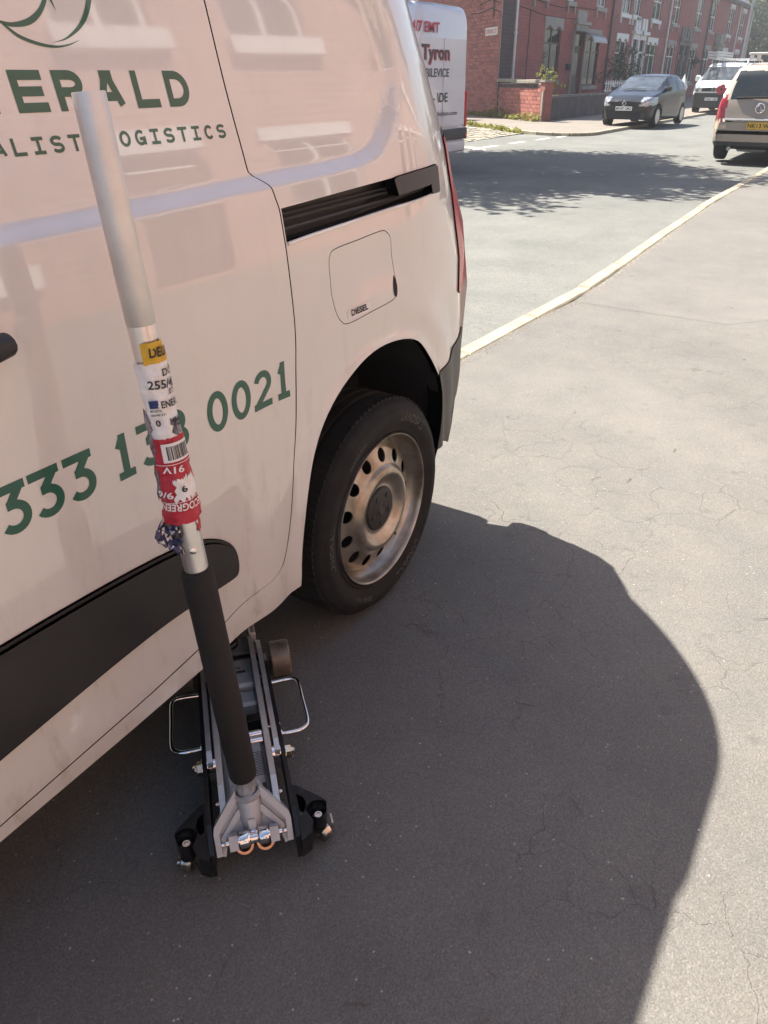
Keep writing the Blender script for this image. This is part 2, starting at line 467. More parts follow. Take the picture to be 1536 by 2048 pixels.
FARPAVE = asphalt('far_pavement_asphalt', (.21, .185, .16), (.165, .148, .13), .3, 120.)
sheet('far_pavement', [(150, 6.52)] + CURVE + [(46, 21.7), (46, 13.2), (150, 13.2)], 0.0, FARPAVE)
sheet('side_pavement', [(-60, 6.72), (3.1, 6.72), (8.0, 10.6), (20.0, 24.0), (-60, 24.0)], 0.0, FARPAVE)
# patch of newer asphalt let into the near pavement, its seam showing
PATCH = asphalt('patch_asphalt', (.163, .156, .146), (.122, .118, .111), .3)
sheet('pavement_patch', [(3.65, .70), (3.62, .30), (3.60, -.32), (3.95, -.62), (4.35, -1.75), (4.6, -4.0), (14.0, -4.0), (14.0, .79), (8.9, .82), (7, .78), (5.48, .74), (4.5, .705)], .001, PATCH)

# kerb of single stones on the near side
kerb = thing('kerb', None, None, (0, 0, 0), kind='structure')
KM = []
for k in range(3):
    L = (.905, .90, .91)[k]
    KM.append(MB().box(0, L, -.056, .056, -.14, .008, bev=.012).mesh('kerb_stone', KERB, 0))
x = -4.2; i = 0
while x < 34:
    o = mk('kerb_stone', KM[i % 3], kerb)
    wob = .005 * math.sin(i * 2.3); ka = math.atan2(KY(x + .9) - KY(x), .9)
    o.location = (x, KY(x) + .058 + wob, .004 * math.sin(i * 5.1)); o.rotation_euler = (0.01 * math.sin(i * 3.7), 0, ka + .006 * math.sin(i * 1.9 + .6))
    x += (.905, .90, .91)[i % 3] + .014; i += 1
far = MB()
while x < 150:
    far.box(x, x + .9, .80, .912, -.14, .006); x += .915
far.obj('kerb_run', KERB, kerb, smooth=0, kind='stuff')
# far kerb: straight and round the corner
kf = thing('far_kerb', None, None, (0, 0, 0), kind='structure')
KF = MB().box(0, .9, -.065, .065, -.14, .004, bev=.010).mesh('kerb_stone', KERB, 0)
def lay(pts, step, parent, me, sc=True):
    P = [Vector((p[0], p[1], 0)) for p in pts]
    acc = 0; n = 0
    for a, b in zip(P, P[1:]):
        d = (b - a); L = d.length; k = max(1, round(L / step)); s = L / k
        for j in range(k):
            o = mk('kerb_stone', me, parent)
            o.location = a + d * (j / k)
            o.rotation_euler = (0, 0, math.atan2(d.y, d.x)); o.scale = ((s - .012) / .9, 1, 1)
            n += 1
    return n
lay([(57.0, 6.52)] + CURVE[:9], .9, kf, KF)
fr = MB()
x = 57.0
while x < 150: fr.box(x, x + .9, 6.455, 6.585, -.14, .004); x += .915
fr.obj('kerb_run', KERB, kf, smooth=0, kind='stuff')

# setts of the side street
sm_ = MB()
for r in range(70):
    for c in range(70):
        a = Vector((12.0, 8.55)) + Vector((1.0, 0.0)) * (c * .27 + (r % 2) * .13) + Vector((0, 1)) * (r * .14)
        kx = 21.5 + (a.y - 8.5) * .97
        if a.x > kx - .25 or a.x < 6 + (a.y - 8.5) * .9: continue
        h = random.uniform(-.012, .012) - .066
        sm_.box(a.x, a.x + .245, a.y, a.y + .118, -.115, h)
sm_.obj('street_setts', SETT, None, smooth=0, kind='stuff', label='worn stone setts of the side street mouth')
# broken white line across the mouth of the side street
gw = thing('give_way_line', None, None, (0, 0, -.076), kind='structure')
DM = MB(); DM.quad((0, 0, 0), (.80, 0, 0), (.80, .13, 0), (0, .13, 0))
DM = DM.mesh('line_dash', LINEWHITE, 0, fix=False)
for px, py in ((14.85, 7.36), (16.25, 7.33), (17.75, 7.27), (19.25, 7.17), (20.45, 7.05)):
    o = mk('line_dash', DM, gw); o.location = (px, py, 0); o.rotation_euler = (0, 0, -.05)
mh = thing('manhole_cover', 'round cover in a pale concrete collar beside the white tall van', 'manhole', (15.5, 7.75, -.08))
cm = MB(); cm.lathe([(.46, .004), (.48, .02), (.70, .02), (.74, .0)], n=40); cm.obj('concrete_collar', mat('collar_concrete', (.44, .42, .37), .85), mh)
cm = MB(); cm.lathe([(.0, .012), (.44, .012), (.455, .004)], n=40); cm.obj('lid', ROAD, mh)

# twigs, leaf bits and chips lying on the pavement
deb = MB()
def twig(x, y, a, L, r=.0012):
    pts = []
    for k in range(5):
        t = k / 4
        pts.append((x + math.cos(a) * L * t + .08 * L * math.sin(t * 4 + x * 9) * -math.sin(a), y + math.sin(a) * L * t + .08 * L * math.sin(t * 4 + x * 9) * math.cos(a), .002 + .003 * math.sin(t * 3.1)))
    deb.tube(pts, [r, r * 1.1, r, r * .8, r * .5], 5)
TW = [(-.43, -.755, 1.0, .05), (-1.02, -.64, .6, .06), (-1.06, -.60, .9, .05), (-.19, -.55, 1.7, .06), (.05, -.87, .3, .07), (-.63, -.80, .4, .07), (-.90, -.76, 2.4, .03), (-.84, -.74, 1.2, .03),
      (1.12, -.30, 2.5, .06), (-.55, -.95, .9, .05), (-.1, -1.25, .2, .06), (.5, -1.0, 2.0, .05), (-.99, -.35, .7, .06)]
for q in TW: twig(*q, r=.0008)
for k in range(46):
    x = random.uniform(-1.1, 6); y = random.uniform(-2.6, .7)
    twig(x, y, random.uniform(0, 3.1), random.uniform(.012, .045), random.uniform(.0006, .0013))
deb.obj('twig_litter', mat('twig_brown', (.16, .125, .09), .9), None, kind='stuff', label='small dry twigs scattered over the pavement')
chip = MB()
for k in range(420):
    t = random.random()
    x = -1.2 + 7.5 * t * t; y = random.uniform(-2.4, .72)
    r = random.uniform(.0012, .0035)
    pts = [(x + r * random.uniform(.6, 1.2) * math.cos(j * 1.256), y + r * random.uniform(.6, 1.2) * math.sin(j * 1.256), .0008) for j in range(5)]
    top = (x, y, r * .8)
    chip.add(pts + [top], [(j, (j + 1) % 5, 5) for j in range(5)])
chip.obj('grit_litter', mat('grit_pale', (.48, .45, .41), .9, var=.25, scale=3), None, smooth=0, kind='stuff', label='pale grit and bits of leaf on the pavement')
gr = MB()
for k in range(900):
    x = random.uniform(.7, 12); y = KY(x) - abs(random.gauss(0, .03))
    r = random.uniform(.003, .009)
    pts = [(x + r * random.uniform(.6, 1.2) * math.cos(j * 1.256), y + r * random.uniform(.6, 1.2) * math.sin(j * 1.256), .001) for j in range(5)]
    gr.add(pts + [(x, y, r * .7)], [(j, (j + 1) % 5, 5) for j in range(5)])
gr.obj('kerb_gravel', mat('gravel_tan', (.36, .31, .23), .95, var=.3, scale=2), None, smooth=0, kind='stuff', label='loose gravel gathered along the back of the kerb')

# ------------------------------------------------------------------ terrace across the street
FY = 12.9
def wall_holes(mb, x0, x1, z0, z1, holes, rev=.14):
    xs = sorted({x0, x1} | {h[0] for h in holes} | {h[1] for h in holes}); zs = sorted({z0, z1} | {h[2] for h in holes} | {h[3] for h in holes})
    for a, b in zip(xs, xs[1:]):
        for c, d in zip(zs, zs[1:]):
            if any(a >= h[0] - 1e-6 and b <= h[1] + 1e-6 and c >= h[2] - 1e-6 and d <= h[3] + 1e-6 for h in holes): continue
            mb.quad((a, 0, c), (b, 0, c), (b, 0, d), (a, 0, d))
    for a, b, c, d in holes:
        mb.quad((a, 0, c), (a, 0, d), (a, rev, d), (a, rev, c)); mb.quad((b, 0, c), (b, rev, c), (b, rev, d), (b, 0, d))
        mb.quad((a, 0, d), (b, 0, d), (b, rev, d), (a, rev, d)); mb.quad((a, 0, c), (a, rev, c), (b, rev, c), (b, 0, c))
        mb.quad((a, rev, c), (b, rev, c), (b, rev, d), (a, rev, d))
def scallop(x0, x1, z0, z1, n=2, depth=.14):
    """outline of a lintel whose underside is cut into n shallow arches"""
    P = [(x0, z1), (x0, z0)]
    w = (x1 - x0) / n
    for k in range(n):
        a = x0 + k * w + w * .16; b = x0 + (k + 1) * w - w * .16
        P.append((a, z0))
        for j in range(1, 8):
            t = j / 8
            P.append((a + (b - a) * t, z0 + depth * math.sin(math.pi * t)))
        P.append((b, z0))
    P += [(x1, z0), (x1, z1)]
    return P
VERT = Matrix(((1, 0, 0, 0), (0, 0, -1, 0), (0, 1, 0, 0), (0, 0, 0, 1)))      # local xy -> xz, z -> -y
def window(house, x0, x1, z0, z1, frame=WHITEPAINT, lint=STONE, sill=STONE, brackets=True, lz=.30, transom=.72, mull=True, dec=True, pane_m=GLASS, flat=False):
    w = MB(); f = .07; d0, d1 = .05, .11
    w.box(x0, x0 + f, d0, d1, z0, z1); w.box(x1 - f, x1, d0, d1, z0, z1)
    w.box(x0 + f, x1 - f, d0, d1, z1 - f, z1); w.box(x0 + f, x1 - f, d0, d1, z0, z0 + f)
    zt = z0 + (z1 - z0) * transom
    w.box(x0 + f, x1 - f, d0 + .004, d1 - .004, zt - .03, zt + .03)
    xm = (x0 + x1) / 2
    if mull: w.box(xm - .035, xm + .035, d0 + .008, d1 - .008, z0 + f, zt - .03); w.box(xm - .03, xm + .03, d0 + .008, d1 - .008, zt + .03, z1 - f)
    fr = w.obj('window', frame, house, smooth=0)
    xs = [(x0 + f, xm - .035), (xm + .035, x1 - f)] if mull else [(x0 + f, x1 - f)]
    for a, b in xs:
        for c, d in ((z0 + f, zt - .03), (zt + .03, z1 - f)):
            p = MB(); y = .085; tw = random.uniform(-.004, .004)
            p.quad((a, y + tw, c), (b, y - tw, c), (b, y - tw, d), (a, y + tw, d)); p.obj('pane', pane_m, fr, smooth=0, fix=False)
    if dec:
        s = MB(); s.box(x0 - .10, x1 + .10, -.09, .05, z0 - .17, z0)
        if brackets:
            s.box(x0 - .04, x0 + .07, -.075, .0, z0 - .42, z0 - .172); s.box(x1 - .07, x1 + .04, -.075, .0, z0 - .42, z0 - .172)
        s.obj('sill', sill, fr, smooth=0)
        l = MB(); l.box(x0 - .12, x1 + .12, -.045, .045, z1 + .002, z1 + lz) if flat else l.prism(scallop(x0 - .12, x1 + .12, z1 - .06, z1 + lz, 2 if mull else 1), -.045, .045, VERT); l.obj('lintel', lint, fr, smooth=0)
    return fr
def door(house, x0, x1, z0, z1, col, surround, glass_top=True):
    d = MB(); d.box(x0 + .1, x1 - .1, .09, .13, z0, z1 - .62); dr = d.obj('door', col, house, smooth=0)
    p = MB()
    n = 10
    xa, xb = x0 + .28, x1 - .28; zb, zt = z0 + (z1 - z0) * .40, z1 - .80
    pts = [(xa, zb), (xb, zb), (xb, zt - .15)] + [((xa + xb) / 2 + (xb - xa) / 2 * math.cos(math.pi * k / n), zt - .15 + .15 * math.sin(math.pi * k / n)) for k in range(1, n)] + [(xa, zt - .15)]
    p.prism(pts, -.088, -.08, VERT); p.obj('door_glass', GLASS, dr, smooth=0)
    f = MB(); f.box(x0 + .1, x1 - .1, .09, .12, z1 - .53, z1 - .08); f.obj('fanlight', GLASS, dr, smooth=0)
    b = MB(); b.box(x0 + .1, x1 - .1, .06, .12, z1 - .617, z1 - .533); b.obj('door_transom', surround, dr, smooth=0)
    return dr
def doorcase(house, x0, x1, z1, m, posts):
    """stone surround: pilasters, hood on top and two blocks above it"""
    s = MB()
    for a, b in posts: s.box(a, b, -.07, .06, 0.02, z1)
    s.box(x0 - .02, x1 + .02, -.08, .02, z1 + .002, z1 + .24)
    s.box(x0 - .18, x1 + .18, -.22, .02, z1 + .242, z1 + .40)
    w = (x1 - x0)
    s.prism([(x0 + .10, z1 + .402), (x0 + .03 + w * .44, z1 + .402), (x0 + w * .42, z1 + 1.0), (x0 + .18, z1 + 1.0)], .0, .09, VERT)
    s.prism([(x0 + w * .55, z1 + .402), (x1 - .10, z1 + .402), (x1 - .18, z1 + 1.0), (x0 + w * .57, z1 + 1.0)], .0, .09, VERT)
    s.obj('door_surround', m, house, smooth=0)
def pipe(house, x, z0, z1, m):
    p = MB(); p.tube([(x, -.07, z0), (x, -.07, z1)], .055, 10)
    z = z0 + .9
    while z < z1 - .3: p.lathe([(.07, 0), (.07, .08)], tr(x, -.07, z), 10); z += 1.8
    p.obj('drainpipe', m, house)
EAVES = 6.4
def house(name, label, x0, x1, wallm, wins, doors, group='brick houses of the terrace', gable=False, y0=FY, face=1, eaves=EAVES, depth=8.0, chim=True):
    h = thing(name, label, 'house', (x0, y0, 0), 0 if face > 0 else math.pi, group)
    L = x1 - x0
    holes = [w[:4] for w in wins] + [d[:4] for d in doors]
    b = MB(); wall_holes(b, 0, L, -.1, eaves, holes)
    b.quad((0, 0, -.1), (0, 0, eaves), (0, depth, eaves), (0, depth, -.1)) if not gable else b.quad((0, 0, -.1), (0, 0, eaves), (depth * .876, depth, eaves), (depth * .876, depth, -.1))
    b.quad((L, 0, -.1), (L, depth, -.1), (L, depth, eaves), (L, 0, eaves)); b.quad((0 if not gable else depth * .876, depth, -.1), (L, depth, -.1), (L, depth, eaves), (0 if not gable else depth * .876, depth, eaves))
    b.obj('wall', wallm, h, smooth=0)
    r = MB(); ov = .28; g = depth * .876 if gable else 0
    gh = g / 2
    r.prism([(-ov, eaves - .02), (depth / 2, eaves + 2.6), (depth + ov, eaves - .02), (depth + ov, eaves - .2), (depth / 2, eaves + 2.42), (-ov, eaves - .2)], 0, L, Matrix(((0, 0, 1, 0), (1, 0, 0, 0), (0, 1, 0, 0), (0, 0, 0, 1))))
    rf = r.obj('roof', SLATE, h, smooth=0)
    c = MB(); c.box(0, L, -.36, -.24, eaves - .10, eaves + .03); c.box(0, L, -.238, -.02, eaves - .16, eaves - .08); c.obj('gutter', GREYPLASTIC, rf, smooth=0)
    if chim:
        c = MB(); c.box(L - .75, L - .05, depth / 2 - .5, depth / 2 + .5, eaves + 2.1, eaves + 4.0); c.obj('chimney', BRICKRED2, rf, smooth=0)
    return h
# house one: double fronted end house with curved hood over its door
X1 = 29.1
h1 = house('terraced_house', 'red painted end house with a curved hood over its brown door', X1, 42.2, BRICKRED,
           [(33.5 - X1, 35.4 - X1, 1.22, 3.15), (38.8 - X1, 40.8 - X1, .98, 2.92), (32.0 - X1, 33.4 - X1, 4.2, 5.8), (35.8 - X1, 36.7 - X1, 4.2, 5.8), (39.7 - X1, 41.0 - X1, 4.2, 5.8)],
           [(37.15 - X1, 38.45 - X1, .25, 3.12)], gable=True)
for (a, b, c, d) in ((33.5, 35.4, 1.22, 3.15), (38.8, 40.8, .98, 2.92)):
    window(h1, a - X1, b - X1, c, d, WOODBROWN, STONE, STONE, False, .38)
for (a, b) in ((32.0, 33.4), (35.8, 36.7), (39.7, 41.0)):
    window(h1, a - X1, b - X1, 4.2, 5.8, WHITEPAINT, STONE, STONE, True, .3)
door(h1, 37.15 - X1, 38.45 - X1, .25, 3.12, WOODBROWN, WOODBROWN)
hd = MB(); hd.box(37.0 - X1, 38.6 - X1, -.10, .02, 3.14, 3.40); hd.box(36.85 - X1, 38.75 - X1, -.2, .02, 3.402, 3.52); hd.box(37.15 - X1, 38.45 - X1, -.05, .02, 3.522, 3.95)
for a in (36.95, 38.48): hd.box(a - X1, a + .17 - X1, -.06, .03, .1, 3.138)
hd.obj('door_surround', STONE, h1, smooth=0)
cn = MB(); n = 10
for k in range(n):
    t0, t1 = k / n * math.pi / 2, (k + 1) / n * math.pi / 2
    a0 = (-.05 - .95 * math.sin(t0), 2.72 + .42 * math.cos(t0)); a1 = (-.05 - .95 * math.sin(t1), 2.72 + .42 * math.cos(t1))
    xa, xb = 36.95 - X1, 38.85 - X1
    cn.quad((xa, *a0), (xb, *a0), (xb, *a1), (xa, *a1)); cn.quad((xa, a0[0], a0[1] - .03), (xa, a1[0], a1[1] - .03), (xb, a1[0], a1[1] - .03), (xb, a0[0], a0[1] - .03))
cn.obj('door_canopy', mat('canopy_sheet', (.40, .38, .35), .3, var=.2, scale=4), h1)
pipe(h1, 30.3 - X1, .1, 6.3, WHITEPAINT); pipe(h1, 42.1 - X1, .1, 6.3, GREYPLASTIC)
cb = MB(); pts = [(30.5, 3.72), (31.6, 3.66), (33.2, 3.56), (34.6, 3.52), (37, 3.60), (38.7, 3.66)]
cb.tube([(a - X1, -.02, b) for a, b in pts], .014, 6)
cb.tube([(a - X1, -.02, b + .42) for a, b in ((31.8, 3.62), (33.6, 3.52), (35.2, 3.50), (37.4, 3.62), (40.4, 3.66))], .014, 6)
cb.tube([(31.75 - X1, -.02, .9), (31.75 - X1, -.02, 3.64)], .014, 6)
cb.obj('cable', DARK, h1)
lp = MB(); lp.box(36.35 - X1, 36.65 - X1, -.14, 0, 1.62, 1.86); lp.obj('meter_box', DARK, h1, smooth=0)
# bricks of the dark strip at the corner, laid one by one
def brick_meshes(L, D, H, ms):
    return [MB().box(0, L, 0, D, 0, H).mesh('brick', m, 0) for m in ms]
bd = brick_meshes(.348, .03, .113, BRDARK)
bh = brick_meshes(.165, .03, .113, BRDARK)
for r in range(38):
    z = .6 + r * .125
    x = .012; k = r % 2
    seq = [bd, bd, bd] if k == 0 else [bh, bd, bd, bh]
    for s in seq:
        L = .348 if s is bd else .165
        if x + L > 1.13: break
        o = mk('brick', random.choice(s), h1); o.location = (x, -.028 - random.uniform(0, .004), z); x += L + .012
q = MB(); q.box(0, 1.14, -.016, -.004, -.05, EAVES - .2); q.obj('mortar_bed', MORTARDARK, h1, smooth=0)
# gable end, sunlit, along the side street
GD = Vector((.659, .752, 0)); GN = Vector((-.752, .659, 0)); GANG = math.atan2(.752, .659)
ge = MB(); ge.box(0, 10.6, -.02, .012, -.1, EAVES + .4, mtx=rotz(GANG)); ge.obj('gable_wall', MORTAR, h1, smooth=0)
bl = brick_meshes(.348, .028, .113, BR); bs = brick_meshes(.168, .028, .113, BR)
rest = MB()
nb = 0
for r in range(54):
    z = .02 + r * .125
    s = .02 if r % 2 == 0 else .20
    first = True
    while s < 10.2:
        if r % 2 and first:
            me_, L = bs, .168; s0 = .02
        else: me_, L, s0 = bl, .348, s
        first_now = first; first = False
        p = GD * s0 + GN * .012
        if s0 < 2.75 and r < 32:
            o = mk('brick', random.choice(me_), h1); o.location = (p.x, p.y, z); o.rotation_euler = (0, 0, GANG); nb += 1
            o.location += GN * random.uniform(-.004, .004)
        else:
            rest.cur = random.randrange(4)
            rest.box(s0, s0 + L, .012, .040, z, z + .113, mtx=rotz(GANG))
        if first_now and r % 2: continue
        s += .36
rest.obj('brickwork', BR, h1, smooth=0, kind='stuff')
sg = MB(); sg.box(.20, 1.32, .045, .07, 2.74, 3.0, mtx=rotz(GANG)); sgn = sg.obj('street_name_plate', mat('sign_cream', (.78, .72, .62), .5), h1, smooth=0)
t = MB(); plane_text(t, 'DORNING ST', rotz(GANG) @ Vector((1.26, .073, 2.80)), -GD, (0, 0, 1), .15, 1.0, .012); t.obj('lettering', mat('sign_red', (.55, .08, .07), .5), sgn, smooth=0, fix=False)
wr = MB()
for dz, s1 in ((0, 2.9), (.28, 1.9)):
    wr.tube([tuple(rotz(GANG) @ Vector(p)) for p in ((s1, .05, 3.55 + dz), (2.0, .05, 3.52 + dz), (.9, .06, 3.62 + dz), (.1, .05, 3.45 + dz))], .014, 6)
for s_ in (.62, .75): wr.tube([tuple(rotz(GANG) @ Vector(p)) for p in ((s_, .05, 3.3), (s_, .055, 4.6))], .012, 6)
wr.obj('wall_cable', DARK, h1)
ms = MB(); ms.box(0, 3.1, .6, 4.6, 3.5, 3.68, mtx=tr(2.4, 2.8, 0) @ rotz(GANG)); 

PAIRS = [
    (42.2, 47.43, BRICKRED2, [(43.5, 45.3)], [(46.15, 47.38)], 'left', WHITEPAINT, WHITEPAINT, 'brick house with white lintels behind the big shrub'),
    (47.43, 53.3, BRICKRED2, [(49.35, 51.35)], [(47.48, 48.72)], 'right', WHITEPAINT, WHITEPAINT, 'brick house with white lintels beside the pale downpipe'),
    (53.3, 58.25, BRICKRED, [(54.1, 55.85)], [(56.75, 58.2)], 'left', STONE, STONEDARK, 'brick house with grey stone door surround right of the pale downpipe'),
    (58.25, 64.2, BRICKRED2, [(60.2, 62.05)], [(58.3, 59.75)], 'right', STONE, STONEDARK, 'brick house with a dark hanging basket in front of its window'),
    (64.2, 69.0, BRICKRED, [(64.7, 66.5)], [(67.4, 68.95)], 'left', STONE, STONEDARK, 'brick house behind the roof ladder of the pale van, left one of two'),
    (69.0, 75.3, BRICKRED2, [(71.2, 73.0)], [(69.05, 70.6)], 'right', WHITEPAINT, STONE, 'brick house with white lintels near the far end of the terrace'),
    (75.3, 81.0, BRICKRED, [(76.4, 78.2)], [(79.3, 80.6)], 'right', WHITEPAINT, STONE, 'last house of the terrace, next to the tall lamp post'),
]
for x0, x1, wm, gw_, gd, side, lm, dm, lab in PAIRS:
    wx = gw_[0]; dx = gd[0]
    ups = [(wx[0] + .1, wx[1] - .1)] + ([(dx[0] - .45, dx[1] - .35)] if side == 'left' else [(dx[0] + 1.0, dx[1] + .55)] if False else [])
    if side == 'left': ups = [(wx[0] + .1, wx[1] - .1), (45.72 - 42.2 + x0, 47.0 - 42.2 + x0)] if x0 < 43 else [(wx[0] + .1, wx[1] - .1)]
    h = house('terraced_house', lab, x0, x1, wm, [(wx[0] - x0, wx[1] - x0, .98, 3.0)] + [(a - x0, b - x0, 4.15, 5.9) for a, b in ups], [(dx[0] - x0, dx[1] - x0, .2, 3.1)])
    window(h, wx[0] - x0, wx[1] - x0, .98, 3.0, WHITEPAINT, lm, lm, False, .30)
    for a, b in ups: window(h, a - x0, b - x0, 4.15, 5.9, WHITEPAINT, lm, lm, True, .25, .5)
    door(h, dx[0] - x0, dx[1] - x0, .2, 3.1, WOODBROWN if side == 'left' else mat('dark_door', (.05, .06, .065), .4), dm)
    posts = [(dx[0] - x0 - .02, dx[0] - x0 + .10), (dx[1] - x0 - .10, dx[1] - x0 + .02)]
    doorcase(h, dx[0] - x0, dx[1] - x0, 3.1, dm, posts)
    if side == 'right': pipe(h, x1 - x0 - .06, .1, 6.3, WHITEPAINT if x1 < 54 or x1 > 74 else GREYPLASTIC)
    st = MB(); st.box(dx[0] - x0, dx[1] - x0, -.35, -.0, 0, .19); st.obj('doorstep', STONE, h, smooth=0)

# brick yard wall that carries the gable line forward to the pavement
W0 = Vector((26.6, 9.97, 0))
yw = thing('yard_wall', 'sunlit red brick yard wall with stone coping and end pier, weeds at its foot', 'wall', W0, GANG)
c = MB(); c.box(.16, 3.80, -.11, .0, -.05, 1.16); c.obj('wall_core', MORTAR, yw, smooth=0)
for r in range(9):
    z = .02 + r * .125; s = .17 if r % 2 else .35
    if r % 2 == 0:
        o = mk('brick', random.choice(bs), yw); o.location = (.17, .0, z)
    while s < 3.6:
        mm = bl if not (r == 8) else bd
        o = mk('brick', random.choice(mm), yw); o.location = (s, random.uniform(-.004, .004) - (.012 if r == 8 else 0), z); s += .36
CPM = MB().box(0, 1.62, -.2, .09, 0, .115, bev=.015).mesh('coping_stone', COPING, 0)
for k, (s, w) in enumerate(((.62, 0), (2.26, .02))):
    o = mk('coping_stone', CPM, yw); o.location = (s, 0, 1.165 + w); o.rotation_euler = (0, .01 - .012 * k, .01)
p = MB(); p.box(-.16, .15, -.2, .10, -.05, .95); p.box(-.17, .16, -.21, .11, .952, 1.20); p.obj('pier', BR[2], yw, smooth=0)
p = MB(); p.box(-.21, .20, -.25, .15, 1.202, 1.27); p.box(-.13, -.03, .102, .14, -.05, .95); p.obj('pier_stone', COPING, yw, smooth=0)
gwall = thing('garden_wall', 'low dark rendered garden wall in the shade behind the small dark car', 'wall', (26.95, 10.0, 0))
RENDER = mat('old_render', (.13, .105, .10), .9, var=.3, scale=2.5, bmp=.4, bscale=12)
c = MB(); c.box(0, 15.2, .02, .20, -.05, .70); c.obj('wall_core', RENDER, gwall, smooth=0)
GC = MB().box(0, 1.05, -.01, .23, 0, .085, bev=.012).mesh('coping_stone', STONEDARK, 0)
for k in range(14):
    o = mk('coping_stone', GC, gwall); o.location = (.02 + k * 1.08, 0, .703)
c = MB(); c.box(9.5, 10.5, .05, .16, .79, .80)
gp = thing('garden_railing', 'short white railing on the low garden wall', 'railing', (33.6, 10.12, .79))
rm = MB(); rm.box(0, 2.6, -.02, .02, .30, .34); rm.box(0, 2.6, -.02, .02, .04, .08); rm.obj('rail', WHITEPAINT, gp, smooth=0)
BM = MB().box(0, .045, -.02, .02, 0, .42).mesh('baluster', WHITEPAINT, 0)
for k in range(9): o = mk('baluster', BM, gp); o.location = (.02 + k * .31, -.045, 0)
gpst = thing('gatepost', 'white gatepost with a pointed cap beyond the small dark car', 'gatepost', (33.3, 6.9, 0))
c = MB(); c.lathe([(.13, 0), (.13, .85), (.20, 1.0), (.18, 1.02), (.0, 1.45)], rotz(.6), 4); c.obj('post', WHITEPAINT, gpst, smooth=0)

# flat roofed outhouse far down the side street, its edge shows over the tall van
oh = thing('outhouse', 'grey flat roof edge of an outhouse behind the tall white van', 'outhouse', (24.0, 14.6, 0))
c = MB(); c.box(.2, 3.0, .15, 3, 0, 3.45); c.obj('wall', BRICKRED2, oh, smooth=0)
c = MB(); c.box(0, 3.2, 0, 3.2, 3.452, 3.64); c.obj('roof', mat('felt_grey', (.22, .22, .20), .8), oh, smooth=0)

# terrace on this side of the street, behind the viewer (mirrored in the white van)
def opp(x0, x1, lab):
    L = x1 - x0
    wins = [(.55, 1.95, .95, 2.55), (.6, 1.9, 3.6, 5.0), (2.95, 4.0, 3.6, 5.0)]; drs = [(3.0, 4.0, .1, 2.5)]
    h = house('terraced_house', lab, x1, x1 + L, BRICKOPP, wins, drs, 'sunlit houses facing the white van', y0=-4.4, face=-1, eaves=5.5, depth=7)
    for w in wins: window(h, *w, WHITEPAINT, WHITEPAINT, WHITEPAINT, False, .16, flat=True)
    door(h, *drs[0], WOODBROWN, WHITEPAINT)
    s = MB(); s.box(2.9, 4.1, -.03, .02, 2.56, 2.8); s.obj('door_lintel', WHITEPAINT, h, smooth=0)
for k in range(7):
    x0 = -7.0 + k * 4.7
    opp(x0, x0 + 4.7, 'sunlit brick terraced house seen only as a reflection in the white van')
# ------------------------------------------------------------------ plants and trees
def leaves(centers, n_each, spread, size, rng, droop=0.0):
    """many small leaf-shaped faces (two triangles folded along the rib) round the given centres"""
    nC = len(centers)
    C_ = np.repeat(np.asarray(centers, float), n_each, axis=0)
    n = len(C_)
    d = rng.normal(size=(n, 3)); d /= np.linalg.norm(d, axis=1)[:, None]
    P = C_ + d * (spread * rng.random((n, 1)) ** .5)
    a = rng.normal(size=(n, 3)); a[:, 2] -= droop; a /= np.linalg.norm(a, axis=1)[:, None]
    b = rng.normal(size=(n, 3)); b -= (b * a).sum(1)[:, None] * a; b /= np.linalg.norm(b, axis=1)[:, None]
    c = np.cross(a, b)
    s = size * (.6 + .8 * rng.random((n, 1)))
    v0 = P - a * s * .5; v1 = P + b * s * .28 + c * s * .06; v2 = P + a * s * .5; v3 = P - b * s * .28 + c * s * .06
    V = np.stack([v0, v1, v2, v3], 1).reshape(-1, 3)
    F = (np.arange(n)[:, None] * 4 + np.array([[0, 1, 2, 3]]))
    return V, F
def leaf_obj(name, centers, n_each, spread, size, m, parent, seed=1, droop=0., **props):
    V, F = leaves(centers, n_each, spread, size, np.random.default_rng(seed), droop)
    me = bpy.data.meshes.new(name)
    me.from_pydata(V.tolist(), [], F.tolist()); me.materials.append(m)
    return mk(name, me, parent, **props)
def tree(name, label, loc, h, R, m, n=160, each=60, lsize=.16, crown_z=.62, seed=3, group=None, lean=(0, 0), flat=.8):
    rng = np.random.default_rng(seed)
    t = thing(name, label, 'tree', loc, 0, group)
    cc = np.array([lean[0], lean[1], h * crown_z])
    d = rng.normal(size=(n, 3)); d /= np.linalg.norm(d, axis=1)[:, None]
    lob = 1 + .28 * np.sin(d[:, 0] * 4 + seed) * np.cos(d[:, 1] * 5 + 2 * seed) + .15 * np.sin(d[:, 2] * 7)
    cen = cc + d * np.array([R, R, h * (1 - crown_z) * flat]) * (lob * (.45 + .55 * rng.random(n) ** .6))[:, None]
    leaf_obj('crown', cen, each, R * .24, lsize, m, t, seed)
    k = MB()
    k.tube([(0, 0, -.1), (.05 * R + lean[0] * .2, .02 + lean[1] * .2, h * .22), (lean[0] * .6, lean[1] * .6, h * .45), (lean[0], lean[1], h * .72)], [h * .032, h * .024, h * .018, h * .006], 10)
    tr_ = k.obj('trunk', BARK, t)
    l = MB()
    for j in range(9):
        q = cen[rng.integers(n)]
        s = np.array([lean[0] * .5, lean[1] * .5, h * (.34 + .04 * j)])
        l.tube([tuple(s), tuple(s * .5 + q * .5 + rng.normal(size=3) * .12), tuple(q)], [h * .010, h * .006, h * .002], 6)
    l.obj('limb', BARK, tr_)
    return t
